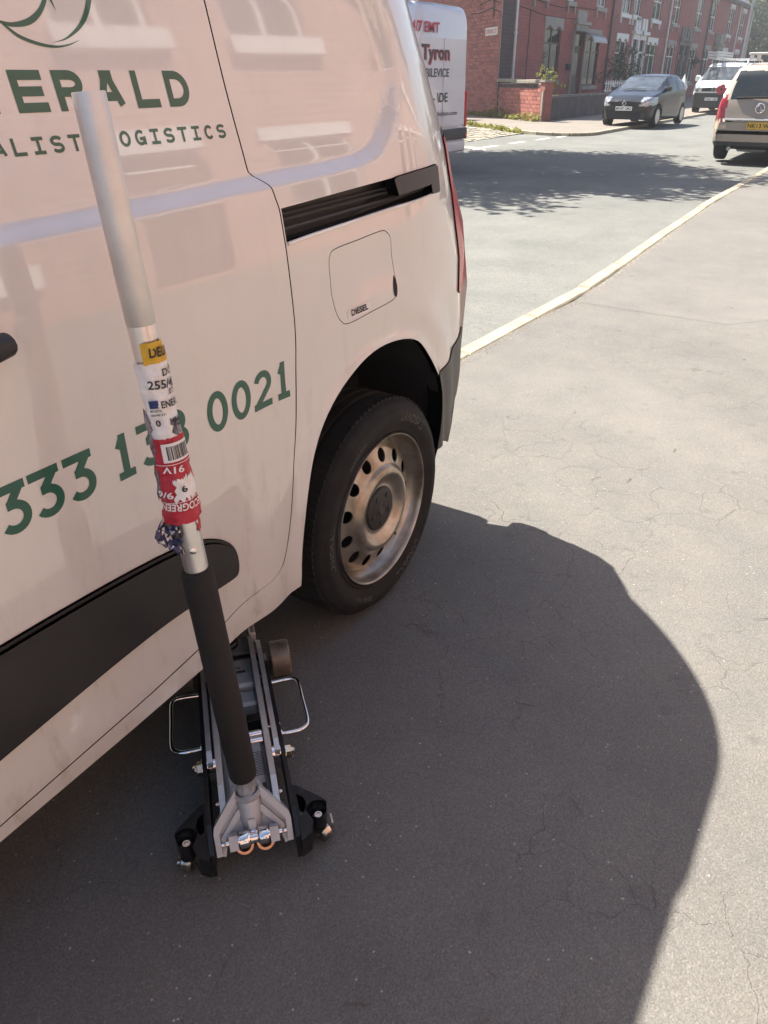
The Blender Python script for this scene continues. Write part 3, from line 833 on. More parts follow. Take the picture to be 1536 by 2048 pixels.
tree('broadleaf_tree', 'pale sunlit tree top at the far end of the street, upper right corner', (98, 15.6, 0), 12.5, 4.4, LEAFSUNLIT, 200, 60, .34, .62, 3, 'trees at the end of the street')
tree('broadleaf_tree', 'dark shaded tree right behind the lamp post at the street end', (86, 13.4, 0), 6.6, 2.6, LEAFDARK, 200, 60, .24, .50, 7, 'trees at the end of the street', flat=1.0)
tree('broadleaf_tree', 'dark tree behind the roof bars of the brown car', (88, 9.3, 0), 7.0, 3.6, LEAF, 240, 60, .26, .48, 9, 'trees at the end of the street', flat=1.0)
tree('broadleaf_tree', 'green tree beyond the brown car at the right edge of the photo', (92, 2.0, 0), 8.5, 4.5, LEAF, 220, 60, .3, .5, 12, 'trees at the end of the street', flat=1.0)
tree('broadleaf_tree', 'tree out of sight behind the vans whose shadow lies on the road', (12.4, 11.4, 0), 7.2, 3.5, LEAF, 300, 110, .22, .80, 21, None, (1.0, -2.6), .8)

# shrub in front of the second house
sh = thing('shrub', 'big dark green shrub in front of the white lintelled house', 'shrub', (37.9, 10.75, 0))
rng = np.random.default_rng(4)
cen = rng.normal(size=(70, 3)) * np.array([.42, .42, .5]) + np.array([0, 0, 1.4])
leaf_obj('foliage', cen, 26, .22, .10, LEAFDARK, sh, 5)
cen2 = np.array([[rng.uniform(-.7, .7), rng.uniform(-.7, .3), rng.uniform(1.5, 2.5)] for _ in range(34)])
leaf_obj('sprays', cen2, 10, .12, .10, LEAFDARK, sh, 6)
k = MB()
for j in range(12):
    a = rng.uniform(0, 6.28); r = rng.uniform(.1, .6)
    k.tube([(0, 0, 0), (r * .4 * math.cos(a), r * .4 * math.sin(a), 1.0), (r * math.cos(a), r * math.sin(a), rng.uniform(1.6, 2.5))], [.02, .014, .006], 5)
k.obj('stems', BARK, sh)
pb = thing('buddleia_plant', 'bright green bushy plant behind the brick pier of the yard wall', 'plant', (28.0, 10.45, .0))
cen = rng.normal(size=(46, 3)) * np.array([.17, .17, .26]) + np.array([0, 0, 1.1])
leaf_obj('foliage', cen, 22, .12, .075, WEED, pb, 8)
k = MB()
for j in range(9):
    a = rng.uniform(0, 6.28)
    k.tube([(0, 0, .2), (.08 * math.cos(a), .08 * math.sin(a), .8), (.25 * math.cos(a), .25 * math.sin(a), rng.uniform(1.3, 1.75))], [.012, .009, .004], 5)
k.obj('stems', BARK, pb)
# weeds along the foot of the sunlit wall and grass along the side street kerb
wc = []
for k in range(190):
    s = random.uniform(-.1, 7.5)
    hgt = .10 + .16 * math.exp(-((s - .55) / .5) ** 2) + .25 * math.exp(-((s - 3.3) / .6) ** 2)
    p = W0 + GD * s + GN * random.uniform(.12, .42)
    wc.append((p.x, p.y, random.uniform(.02, hgt)))
leaf_obj('wall_weeds', wc, 16, .09, .07, WEED, None, 11, kind='stuff', label='yellow green weeds along the foot of the sunlit brick wall')
kc = []
for k in range(150):
    s = random.uniform(0, 1); a = Vector((21.35, 8.5)); b = Vector((25.1, 12.25))
    p = a + (b - a) * s
    kc.append((p.x - .16 + random.gauss(0, .07), p.y + random.gauss(0, .05), random.uniform(-.06, .03)))
leaf_obj('kerb_grass', kc, 12, .07, .06, WEED, None, 12, kind='stuff', label='grass growing in the gutter beside the stone setts')
# hanging basket and lamp post
hb = thing('hanging_basket', 'dark round hanging basket on the brick terrace', 'basket', (60.9, 12.55, 2.25))
leaf_obj('foliage', rng.normal(size=(30, 3)) * .15, 20, .10, .08, LEAFDARK, hb, 14)
k = MB(); k.lathe([(.02, -.22), (.16, -.14), (.22, 0)], None, 14); k.tube([(0, 0, 0), (0, 0, .5), (0, .35, .55)], .012, 6); k.obj('basket', DARK, hb)
lp_ = thing('street_lamp', 'tall thin grey lamp post rising at the end of the terrace', 'lamp post', (50.8, 7.9, 0))
k = MB(); k.tube([(0, 0, 0), (0, 0, 1.2), (0, 0, 1.21), (0, 0, 7.6)], [.10, .10, .065, .05], 12); k.obj('post', POSTGREY, lp_)
k = MB(); k.tube([(0, 0, 7.6), (0, -.25, 7.85), (0, -.9, 7.9)], .035, 8); k.obj('arm', POSTGREY, lp_)
k = MB(); k.box(-.12, .12, -1.4, -.8, 7.84, 7.98, bev=.04); k.obj('lamp_head', POSTGREY, lp_)
# ------------------------------------------------------------------ parked vehicles
def catmull(P, n):
    """smooth dense resampling of a list of equal-length tuples"""
    P = np.asarray(P, float); m = len(P); out = []
    for i in range(m - 1):
        p0, p1, p2, p3 = P[max(i - 1, 0)], P[i], P[i + 1], P[min(i + 2, m - 1)]
        for k in range(n):
            t = k / n
            m1 = (p2 - p0) * .5 * (1 if i > 0 else 1); m2 = (p3 - p1) * .5
            h00 = 2 * t**3 - 3 * t**2 + 1; h10 = t**3 - 2 * t**2 + t; h01 = -2 * t**3 + 3 * t**2; h11 = t**3 - t**2
            out.append(h00 * p1 + h10 * m1 + h01 * p2 + h11 * m2)
    out.append(P[-1]); return np.array(out)
def pinterp(xs, pts):
    """piecewise linear with rounded corners"""
    a = np.array(pts, float)
    return np.interp(xs, a[:, 0], a[:, 1])
def smooth1(v, k):
    ker = np.hanning(2 * k + 3)[1:-1]; ker /= ker.sum()
    return np.convolve(np.pad(v, k, mode='edge'), ker, mode='valid')
def car_body(root, L, W, top, belt, plan, zlow, wheels, wr, mats, classify, dx=.03, nring=44, tumble=.16, archr=None, ground=.0):
    """Body as a dense skin: x runs from the nose (0) to the tail (L). top/belt/plan: profiles over x of roof line, belt line and half width.
    classify(x, y, z, u) names the part each little face belongs to; faces are split into those meshes."""
    xs = np.arange(0, L + dx / 2, dx); n = len(xs)
    zt = smooth1(pinterp(xs, top), 3); zb = smooth1(pinterp(xs, belt), 4); hw = smooth1(pinterp(xs, plan), 3); zl = pinterp(xs, zlow)
    ring = []
    for i, x in enumerate(xs):
        t, b, w, l = zt[i], min(zb[i], zt[i] - .02), hw[i], zl[i]
        gh = max(0, t - b)                               # greenhouse height
        wt = max(w - tumble * min(1, gh / .5) - .05, .05)  # half width at the roof edge
        r = min(.10, .45 * gh + .03)
        pts = [(w - .06, l), (w - .012, l + .10), (w, l + .25), (w + .004, .5 * (l + b)), (w - .006, b - .10), (w - .025, b),
               (w - .025 - (w - .025 - wt) * .5, b + gh * .5), (wt, max(t - r, b + gh * .62)), (wt - .06, t - r * .30), (wt - .20 if wt > .3 else wt * .6, t - .012), (wt * .35, t), (0, t + .004)]
        ring.append(pts)
    ring = np.array(ring)
    dense = np.array([catmull(r, 4) for r in ring])      # n x m x 2
    m = dense.shape[1]
    parts = {}
    def put(part, quad, side):
        parts.setdefault(part, []).append(quad)
    for i in range(n - 1):
        for j in range(m - 1):
            P = [(xs[i], *dense[i, j]), (xs[i + 1], *dense[i + 1, j]), (xs[i + 1], *dense[i + 1, j + 1]), (xs[i], *dense[i, j + 1])]
            c = np.mean(P, axis=0)
            if any((c[0] - wx)**2 + (c[2] - wr)**2 < (archr or wr + .06)**2 for wx in wheels) and c[1] > hw[i] - .25 and c[2] < zb[i] - .05:
                continue
            for sgn in (1, -1):
                part = classify(c[0], sgn * c[1], c[2], j / (m - 1))
                Q = [(p[0], sgn * p[1], p[2]) for p in P]
                parts.setdefault(part, []).append(Q if sgn > 0 else Q[::-1])
    for i0, flip in ((0, True), (n - 1, False)):
        for j in range(m - 1):
            a, b = dense[i0, j], dense[i0, j + 1]
            for k in range(12):
                s0, s1 = 1 - 2 * k / 12, 1 - 2 * (k + 1) / 12
                Q = [(xs[i0], a[0] * s0, a[1]), (xs[i0], b[0] * s0, b[1]), (xs[i0], b[0] * s1, b[1]), (xs[i0], a[0] * s1, a[1])]
                part = classify(xs[i0], (s0 + s1) / 2 * a[0], (a[1] + b[1]) / 2, -1 if i0 == 0 else 2)
                parts.setdefault(part, []).append(Q if flip else Q[::-1])
    objs = {}
    for part, quads in parts.items():
        if part is None: continue
        V = np.round(np.array(quads).reshape(-1, 3), 5)
        u, inv = np.unique(V, axis=0, return_inverse=True)
        F = inv.reshape(-1, 4)
        F = [list(dict.fromkeys(f)) for f in F.tolist()]
        F = [f for f in F if len(f) > 2]
        key = part; part = part.split('|')[0]
        me = bpy.data.meshes.new(part)
        me.from_pydata(u.tolist(), [], F); me.materials.append(mats[part])
        me.polygons.foreach_set('use_smooth', [True] * len(me.polygons)); me.update()
        objs[key] = mk(part, me, root)
    ft = MB(); ft.box(.1, L - .1, -W / 2 + .16, W / 2 - .16, .24 + ground, .50 + ground)
    ft.obj('underbody', DARK, root, smooth=0)
    return objs
_wh = {}
def car_wheel(root, x, y, r, side, key, spokes=6, w=.20, rimr=.66, rimm=None, rot=0.0):
    """wheel standing on the ground, outer face to side (+1/-1 along y)"""
    if key not in _wh:
        t = MB(); t.lathe([(r * rimr, .0), (r * (rimr + .06), -.008), (r * .9, -.004), (r * .985, .02), (r, .05), (r, w - .05), (r * .98, w - .02), (r * .75, w)], None, 30, cap=False)
        tm = t.mesh('tyre', RUBBER)
        q = MB(); R = r * rimr
        q.lathe([(R, 0), (R * .95, .012), (R * .92, .06), (R * .3, .075), (0, .075)], None, 30)
        for k in range(spokes):
            a = 2 * math.pi * k / spokes
            q.box(R * .12, R * .95, -.028, .028, .012, .05, mtx=rotz(a))
        q.lathe([(R * .24, .05), (R * .22, .005), (0, .0)], None, 16)
        _wh[key] = (tm, q.mesh('rim', rimm or mat('alloy_rim', (.5, .5, .51), .3, metal=.9)))
    tm, rm = _wh[key]
    e = bpy.data.objects.new('wheel', tm); COL.objects.link(e); e.parent = root
    e.matrix_local = tr(x, y, r) @ rotx(math.pi / 2 * side) @ rotz(rot)
    o = mk('rim', rm, e)
    return e
def place(root, x, y, heading, z):
    root.location = (x, y, z); root.rotation_euler = (0, 0, heading)
def plate(root, x, y, z, txt, sgn, m, w=.52, h=.112, name='number_plate'):
    """plate on a face across x, seen from -x (sgn -1) side; letters run so they read from outside"""
    b = MB(); b.box(x - .008, x + .008, y - w / 2, y + w / 2, z - h / 2, z + h / 2); o = b.obj(name, m, root, smooth=0)
    t = MB(); s = sgn
    plane_text(t, txt, (x + s * .0095, y - s * -1 * w * .46 * -1 if False else y + (w * .46 if s < 0 else -w * .46), z - h * .30), (0, -1 if s < 0 else 1, 0), (0, 0, 1), h * .62, w * .92, .02)
    t.obj('lettering', INK, o, smooth=0, fix=False)
    return o

# --- small dark hatchback, nose to the viewer
cl = thing('parked_car', 'small dark grey hatchback parked half on the far pavement, nose to the viewer', 'car')
DKPAINT = paint('dark_car_paint', (.010, .012, .016), .16, coat=0.)
def cl_class(x, y, z, u):
    a = abs(y)
    if u == -1 or x < .34:
        if z > .60 and z < .74 and a > .30 and a < .0: return 'grille'
    if x < .30 and .24 < z < .46 and a < .52: return 'grille'
    if x < .22 and .60 < z < .70 and .09 < a < .48: return 'grille'
    if x < .62 and .60 + .12 * x < z < .86 and a > .50 and x + .5 * (.86 - a) < .66: return 'headlamp|' + ('a' if y > 0 else 'b')
    if z > 1.02:
        zs = .98 + (x - .98) * .50
        if .98 < x < 1.95 and a < .60 + .05 * (1.55 - z) and z < 1.395 and x < 1.90: return 'windscreen'
        if x > 1.62 and z < 1.36 and a > .48:
            if 1.75 < x < 2.43 or 2.50 < x < 3.18 or 3.24 < x < 3.48:
                if z > 1.03 + .0 * x and z < 1.35 - max(0, x - 2.9) * .10: return 'side_window|' + ('a' if y > 0 else 'b')
            if x < 3.5: return 'pillar'
    return 'body'
car_body(cl, 3.98, 1.72,
         [(0, .72), (.05, .78), (.35, .90), (.95, 1.02), (1.9, 1.43), (2.3, 1.485), (2.9, 1.46), (3.5, 1.34), (3.75, 1.12), (3.92, .98), (3.98, .80)],
         [(0, .70), (.3, .82), (.95, .97), (1.6, 1.0), (2.5, 1.03), (3.4, 1.10), (3.98, .78)],
         [(0, .52), (.06, .66), (.25, .78), (.6, .84), (1.2, .86), (2.8, .86), (3.5, .82), (3.85, .72), (3.98, .60)],
         [(0, .24), (.5, .18), (3.5, .20), (3.98, .34)], (.78, 3.36), .31,
         {'body': DKPAINT, 'grille': DARK, 'headlamp': CLEARLENS, 'windscreen': SCREEN, 'side_window': GLASS, 'pillar': PLASTIC, 'skirt': PLASTIC}, cl_class, .03, tumble=.17, archr=.365)
place(cl, 25.05, 6.72, rad(-3.5), -.05)
for wx in (.78, 3.36):
    for s in (1, -1): car_wheel(cl, wx, .845 * s, .31, s, 'clio', 6, rot=.3)
plate(cl, -.012, 0, .545, 'MW07 GMZ', -1, WHITEFILM)
k = MB(); k.tube([(-.015, 0, .60), (-.022, .055, .68), (-.015, 0, .765), (-.022, -.055, .68)], .013, 6, closed=True); k.obj('badge', CHROME, cl)
for s in (1, -1):
    k = MB(); k.box(1.30, 1.46, .86 * s - .09, .86 * s + .09, 1.0, 1.14, bev=.03, mtx=tr(0, .03 * s, 0)); k.obj('wing_mirror', DKPAINT, cl)
    k = MB(); k.lathe([(.045, 0), (.04, -.012), (0, -.014)], tr(.055, .55 * s, .42) @ roty(math.pi / 2), 12); k.obj('fog_lamp', CLEARLENS, cl)
    for hx in (2.35, 3.12):
        k = MB(); k.box(hx - .08, hx + .08, .862 * s - .012, .862 * s + .012, .86, .89, bev=.006); k.obj('door_handle', CHROME if False else DKPAINT, cl)
k = MB(); k.tube([(.98, .45, 1.055), (1.05, .1, 1.09), (1.0, -.3, 1.07)], .008, 5); k.obj('wiper', DARK, cl)

# --- pale panel van with ladders on its roof and a poppy on the grille
vw = thing('parked_van', 'pale van with roof ladders and a red poppy on its grille, nose to the viewer', 'van')
PALE = paint('pale_van_paint', (.60, .64, .62), .3)
def vw_class(x, y, z, u):
    a = abs(y)
    if x < .35:
        if .86 < z < 1.0 and a < .56: return 'grille'
        if .86 < z < 1.10 and .58 < a < .90: return 'headlamp|' + ('a' if y > 0 else 'b')
        if z < .78: return 'bumper'
    if z > 1.24:
        if .72 < x < 1.62 and z < 1.78 and a < .82 - .10 * (z - 1.2): return 'windscreen'
        if 1.25 < x < 2.25 and z < 1.72 and a > .6: return 'side_window|' + ('a' if y > 0 else 'b')
    if z < .36: return 'bumper'
    return 'body'
car_body(vw, 4.9, 1.9, [(0, .98), (.06, 1.05), (.5, 1.20), (.72, 1.26), (1.62, 1.84), (2.0, 1.93), (4.6, 1.95), (4.85, 1.85), (4.9, 1.7)],
         [(0, .95), (.5, 1.12), (.8, 1.2), (1.5, 1.25), (4.9, 1.28)], [(0, .74), (.08, .86), (.4, .93), (.9, .95), (4.6, .95), (4.9, .9)],
         [(0, .26), (4.9, .3)], (.9, 3.9), .34, {'body': PALE, 'grille': DARK, 'headlamp': CLEARLENS, 'bumper': PLASTIC, 'windscreen': SCREEN, 'side_window': GLASS}, vw_class, .04, tumble=.12, archr=.40)
place(vw, 36.6, 6.35, rad(-2), -.06)
for wx in (.9, 3.9):
    for s in (1, -1): car_wheel(vw, wx, .93 * s, .34, s, 'vwan', 5, w=.22)
plate(vw, -.014, .05, .58, 'TK61 LBF', -1, WHITEFILM)
k = MB(); k.tube([(-.016, .085 * math.cos(t * .449), .93 + .085 * math.sin(t * .449)) for t in range(14)], .012, 6, closed=True)
k.tube([(-.016, .06, .985), (-.02, .025, .87), (-.02, 0, .93), (-.02, -.025, .87), (-.016, -.06, .985)], .008, 5); k.obj('badge', CHROME, vw)
k = MB()
for j in range(4):
    a = .4 + j * math.pi / 2
    k.lathe([(.0, .012 + .002 * j), (.10, .02 + .002 * j), (.115, .008 + .002 * j)], tr(-.035, -.30 + .085 * math.cos(a), .94 + .085 * math.sin(a)) @ roty(-math.pi / 2), 14)
pp = k.obj('poppy', REDP, vw)
k = MB(); k.lathe([(0, .02), (.045, .014), (.05, 0)], tr(-.06, -.30, .94) @ roty(-math.pi / 2), 12); k.obj('poppy_centre', INK, pp)
k = MB(); k.box(.24, .26, -.62, .62, 1.10, 1.12); k.box(.24, .26, -.62, .62, 0, .01) if False else None
k = MB(); plane_text(k, 'MASTERCARE', (.30, .45, 1.155), (0, -1, 0), (.9, 0, .42), .075, .8, .01); k.obj('bonnet_lettering', INK, vw, smooth=0, fix=False)
for s in (1, -1):
    k = MB(); k.box(1.02, 1.16, 1.0 * s - .10, 1.0 * s + .10, 1.22, 1.46, bev=.04); k.obj('wing_mirror', PALE, vw)
rk = MB()
for x in (2.0, 3.2, 4.3): rk.tube([(x, -.75, 1.92), (x, -.75, 2.05), (x, .75, 2.05), (x, .75, 1.92)], .022, 6)
rk.obj('roof_bars', ALU, vw)
ld = thing('ladder', 'folded ladders strapped on the roof of the pale van', 'ladder', (38.4, 6.9, 2.02))
for j in range(3):
    k = MB(); z = j * .10
    for yy in (-.19, .19): k.box(-.6, 2.9, yy - .015, yy + .015, z, z + .075)
    for i in range(11): k.box(-.45 + i * .31, -.41 + i * .31, -.175, .175, z + .02, z + .055)
    k.obj('ladder_section', ALU, ld, smooth=0)

# --- brown people carrier on the near side, seen from behind
zf = thing('parked_car', 'brown people carrier with yellow plate parked at the near kerb, seen from behind', 'car')
BRONZE = paint('bronze_paint', (.35, .295, .23), .4, coat=.5, metal=0.)
def zf_class(x, y, z, u):
    # here x = 0 is the TAIL
    a = abs(y)
    if x < .62:
        if .72 < z < 1.13 and a > .735 + .28 * max(0, z - 1.0) and x < .40: return 'tail_light|' + ('a' if y > 0 else 'b')
        if .57 < z < .715 and a > .74 and x < .30: return 'reversing_light|' + ('a' if y > 0 else 'b')
        if 1.06 < z < 1.50 and a < .71 - .06 * (z - 1.06): return 'rear_window'
        if z < .36: return 'bumper_lip'
    if x > .45 and 1.08 < z < 1.50 and a > .5 and x < 3.0 and not (1.25 < x < 1.33 or 2.25 < x < 2.33): return 'side_window|' + ('a' if y > 0 else 'b')
    return 'body'
car_body(zf, 4.45, 1.86, [(0, .66), (.03, .72), (.06, 1.0), (.12, 1.1), (.34, 1.46), (.52, 1.565), (1.2, 1.64), (2.3, 1.62), (3.1, 1.32), (3.5, 1.06), (4.2, .95), (4.45, .7)],
         [(0, .64), (.06, .92), (.12, 1.0), (.5, 1.04), (3.2, 1.0), (4.45, .68)], [(0, .80), (.04, .87), (.2, .915), (.6, .93), (3.6, .92), (4.2, .8), (4.45, .6)],
         [(0, .30), (.4, .24), (4.45, .22)], (.86, 3.56), .325, {'body': BRONZE, 'tail_light': mat('car_red_lens', (.36, .012, .022), .2, var=.35, scale=9, coat=.6), 'reversing_light': AMBERLENS, 'rear_window': GLASS, 'side_window': GLASS, 'bumper_lip': PLASTIC}, zf_class, .02, tumble=.11, archr=.38)
place(zf, 14.93, 1.20, rad(0), -.05)
for wx in (.86, 3.56):
    for s in (1, -1): car_wheel(zf, wx, .915 * s, .325, s, 'zaf', 5, w=.21)
plate(zf, -.014, .06, .635, 'NK13 WFN', -1, YELLOWP)
k = MB(); k.box(-.022, .02, -.62, .72, .715, .75, bev=.006); k.obj('chrome_strip', CHROME, zf)
k = MB(); k.tube([(-.03, .15 + .075 * math.cos(t * .449), .915 + .075 * math.sin(t * .449)) for t in range(14)], .011, 6, closed=True)
k.tube([(-.03, .215, .945), (-.03, .17, .955), (-.03, .15, .92), (-.03, .11, .88), (-.03, .09, .89)], .014, 6); k.obj('badge', CHROME, zf)
k = MB(); k.tube([(.095, .60, 1.075), (.075, .1, 1.09), (.085, -.2, 1.10)], .018, 6); k.obj('wiper', DARK, zf)
k = MB(); k.box(.42, .50, -.25, .25, 1.575, 1.60, bev=.01); k.obj('brake_light', REDLENS, zf)
k = MB(); k.cyl((.05, .55, .26), (-.02, .55, .25), .035, 12); k.box(.1, .5, -.1, .45, .2, .3, bev=.04); k.obj('exhaust', POSTGREY, zf)
for s in (1, -1):
    k = MB(); k.tube([(.75, .64 * s, 1.60), (.85, .645 * s, 1.68), (1.2, .65 * s, 1.71), (2.3, .64 * s, 1.69), (2.5, .63 * s, 1.62)], .016, 7); k.obj('roof_rail', ALU, zf)
CB = mat('cross_bar_silver', (.75, .74, .70), .3, metal=.6)
for x, z in ((.95, 1.76), (1.75, 1.77)):
    k = MB(); k.box(x - .035, x + .035, -.68, .68, z, z + .035, bev=.012)
    for s in (1, -1): k.box(x - .04, x + .04, .62 * s - .03, .62 * s + .03, 1.68, z)
    k.obj('cross_bar', CB, zf)

# --- tall white van, its back doors to the viewer
tv = thing('delivery_van', 'tall white van with red and black lettering on its back doors', 'van')
TW_ = paint('tall_van_white', (.74, .76, .82), .35)
place(tv, 11.35, 5.90, 0, -.08)
hw, H, LEN = 1.0, 2.48, 5.6
def rrect(w, z0, z1, r, n=6):
    P = []
    for cx, cz, a0 in ((w - r, z1 - r, 0), (-w + r, z1 - r, 90), (-w + r * .4, z0 + r * .4, 180), (w - r * .4, z0 + r * .4, 270)):
        rr = r if a0 < 180 else r * .4
        for k in range(n + 1):
            a = rad(a0 + 90 * k / n); P.append((cx + rr * math.cos(a), cz + rr * math.sin(a)))
    return P
b = MB(); secs = []
for y, dw, dz in ((0, .10, .10), (.012, .07, .07), (.04, .035, .035), (.09, .008, .01), (.16, 0, 0), (LEN - 1.6, 0, 0), (LEN - .2, .05, .0), (LEN, .2, .1)):
    tap = lambda z: .10 * max(0, (z - 1.2) / 1.3) ** 1.5
    top = H - dz if y < LEN - 1.7 else (H if y < LEN - 1.0 else (1.55 if y < LEN - .1 else 1.1))
    secs.append([(x * (1 - tap(z)), y, z) for x, z in rrect(hw - dw, .30 + dz * .5, top, .22)])
m = len(secs[0])
for s in secs: b.v += s
for i in range(len(secs) - 1):
    for k in range(m): b.f.append([i * m + k, i * m + (k + 1) % m, (i + 1) * m + (k + 1) % m, (i + 1) * m + k])
b.f.append(list(range(m))); b.f.append([(len(secs) - 1) * m + k for k in range(m)]); b.mi = [0] * len(b.f)
b.obj('body', TW_, tv, smooth=50)
for s in (1, -1):
    k = MB(); k.prism([(x * .5 * 1.0 + .0, z) for x, z in ()] or [(.03, .70), (.86, .70), (.80, 2.0), (.03, 2.0)], 0, .014, Matrix(((s, 0, 0, 0), (0, 0, -1, .001), (0, 1, 0, 0), (0, 0, 0, 1))))
    d = k.obj('rear_door', TW_, tv, smooth=0)
    k = MB(); k.box(.93 * s - .045, .93 * s + .045, -.02, .12, .66, 1.24, bev=.02); k.obj('tail_light', REDLENS, tv)
    k = MB(); k.prism([(.10, 1.42), (.76, 1.42), (.73, 1.92), (.10, 1.92)], .0142, .0162, Matrix(((s, 0, 0, 0), (0, 0, -1, .001), (0, 1, 0, 0), (0, 0, 0, 1)))); k.obj('door_panel', TW_, d, smooth=0)
k = MB(); k.box(-.975, .975, -.035, .12, .47, .65, bev=.02); k.obj('rear_bumper', GREYPLASTIC, tv)
k = MB(); k.box(-.94, .94, -.02, .10, .26, .467, bev=.03); k.obj('rear_valance', TW_, tv)
k = MB(); k.box(.87, .93, -.041, -.036, .50, .55); k.obj('reflector', REDLENS, tv, smooth=0)
RED_T = mat('van_red_lettering', (.55, .03, .07), .45); DK_T = mat('van_dark_lettering', (.035, .035, .05), .45)
def vtext(txt, x0, x1, z, size, m, bold=.015, sh=None):
    # x given along the street (world), z above ground datum
    t = MB(); plane_text(t, txt, (x0 - 11.35, -.0205, z + .08), (1, 0, 0), (0, 0, 1), size, x1 - x0, bold); t.obj('lettering', m, tv, smooth=0, fix=False)
vtext('24/7 EMT', 10.12, 11.17, 1.99, .14, RED_T, .03)
vtext('Tyron', 10.60, 11.565, 1.615, .21, RED_T, .045)
for o in (0,):
    t = MB(); plane_text(t, 'Tyron', (10.58 - 11.35, -.0225, 1.705), (1, 0, 0), (0, 0, 1), .205, .95, .02); t.obj('lettering', DK_T, tv, smooth=0, fix=False)
vtext('MOBILEVICE', 10.40, 11.55, 1.37, .125, DK_T, .015)
vtext('- \\DE', 11.0, 11.53, 1.0, .14, DK_T, .02)
vtext('tyresbolton.com', 10.85, 11.90, .79, .07, DK_T, .012)
for s in (1, -1):
    for yy in (.95, LEN - 1.0): car_wheel_root = car_wheel(tv, 0, 0, .34, 1, 'tvan', 6, w=.22); car_wheel_root.matrix_local = tr(.97 * s, yy, .34) @ rotz(math.pi / 2) @ rotx(math.pi / 2 * (-1 if s > 0 else 1))
# ------------------------------------------------------------------ the white van in front
# ---- surface depth function D(x,z): inward depth of the near side of the van
_zt=np.arange(.15,2.0,.002)
_b=np.interp(_zt,[.15,.25,.27,.30,.33,.5,.95,1.08,1.17,1.25,1.5,1.7,1.75,1.9],
                 [.03,.016,.012,.008,.004,0,0,.004,.012,.022,.072,.120,.135,.20])
_k=np.exp(-.5*(np.arange(-20,21)*.002/.010)**2);_k/=_k.sum()
_b=np.convolve(np.pad(_b,20,mode='edge'),_k,mode='valid')
PATH=np.array([(-4.2,1.182),(-.95,1.188),(-.6,1.196),(-.43,1.202),(-.2,1.208),(-.08,1.214),(-.03,1.223),(.01,1.238),(.047,1.267),(.09,1.31),(.108,1.35),(.11,1.385),(.1,1.42),(.06,1.51),(.0,1.60),(-.1,1.67),(-.25,1.70),(-4.2,1.72)])
ARCH=np.array([(-.404,.30),(-.402,.36),(-.392,.43),(-.366,.54),(-.330,.635),(-.274,.707),(-.188,.763),(-.08,.797),(.037,.795),(.14,.765),(.221,.697),(.284,.632),(.33,.54),(.35,.44),(.355,.36)])
def seg_dist(x,z,P,closed=False):
    best=np.full(np.shape(x),9.)
    n=len(P)
    for i in range(n if closed else n-1):
        a=P[i];b=P[(i+1)%n];d=b-a;L=max(d@d,1e-12)
        s=np.clip(((x-a[0])*d[0]+(z-a[1])*d[1])/L,0,1)
        best=np.minimum(best,np.hypot(x-a[0]-s*d[0],z-a[1]-s*d[1]))
    return best
def inside(x,z,P):
    r=np.zeros(np.shape(x),bool);n=len(P)
    for i in range(n):
        a=P[i];b=P[(i+1)%n]
        c=((a[1]>z)!=(b[1]>z))
        with np.errstate(divide='ignore',invalid='ignore'):
            r^=c&(x<(b[0]-a[0])*(z-a[1])/(b[1]-a[1]+1e-12)+a[0])
    return r
def sstep(a,b,v):
    t=np.clip((v-a)/(b-a),0,1);return t*t*(3-2*t)
def D(x,z):
    x=np.asarray(x,float);z=np.asarray(z,float)
    d=np.interp(z,_zt,_b)
    sd=seg_dist(x,z,PATH)*np.where(inside(x,z,PATH),1,-1)
    w=.014+.014*sstep(-.05,.08,x)
    d=d+.021*sstep(-w,w,sd)
    da=seg_dist(x,z,ARCH)
    d=d-.010*np.exp(-(da/.022)**2)-.008*np.exp(-((da-.09)/.06)**2)+.006*np.exp(-((da-.2)/.06)**2)*sstep(.9,.7,z)
    k=np.interp(z,[.5,.9,1.2,1.4,1.52,1.8],[.36,.38,.58,.80,1.08,1.02])
    d=d+k*np.clip(x-.08,0,None)**2
    return d
van = thing('delivery_van', 'white delivery van with green lettering, black rub strip and steel wheel', 'van', (0, 0, 0))
def D1(x, z): return float(D(np.array([x]), np.array([z]))[0])
def Dn(x, z):
    """outward unit normals of the side skin"""
    e = .0025
    gx = (D(x + e, z) - D(x - e, z)) / (2 * e); gz = (D(x, z + e) - D(x, z - e)) / (2 * e)
    n = np.stack([gx, -np.ones_like(gx), gz], 1)
    return n / np.linalg.norm(n, axis=1)[:, None]
def resample(P, step, closed=True):
    P = [np.array(p, float) for p in P]; out = []
    n = len(P)
    for i in range(n if closed else n - 1):
        a, b = P[i], P[(i + 1) % n]; k = max(1, int(math.ceil(np.linalg.norm(b - a) / step)))
        for j in range(k): out.append(a + (b - a) * j / k)
    if not closed: out.append(P[-1])
    return np.array(out)
def smooth_path(P, n=6):
    return [tuple(p) for p in catmull(P, n)]
def shrink(P, d):
    """move a closed outline inwards by d"""
    P = np.asarray(P, float); n = len(P)
    area = .5 * sum(P[i][0] * P[(i + 1) % n][1] - P[(i + 1) % n][0] * P[i][1] for i in range(n))
    out = []
    for i in range(n):
        t = P[(i + 1) % n] - P[i - 1]; t = t / max(1e-9, np.linalg.norm(t))
        out.append(P[i] + np.array([-t[1], t[0]]) * d * (1 if area > 0 else -1))
    return np.array(out)
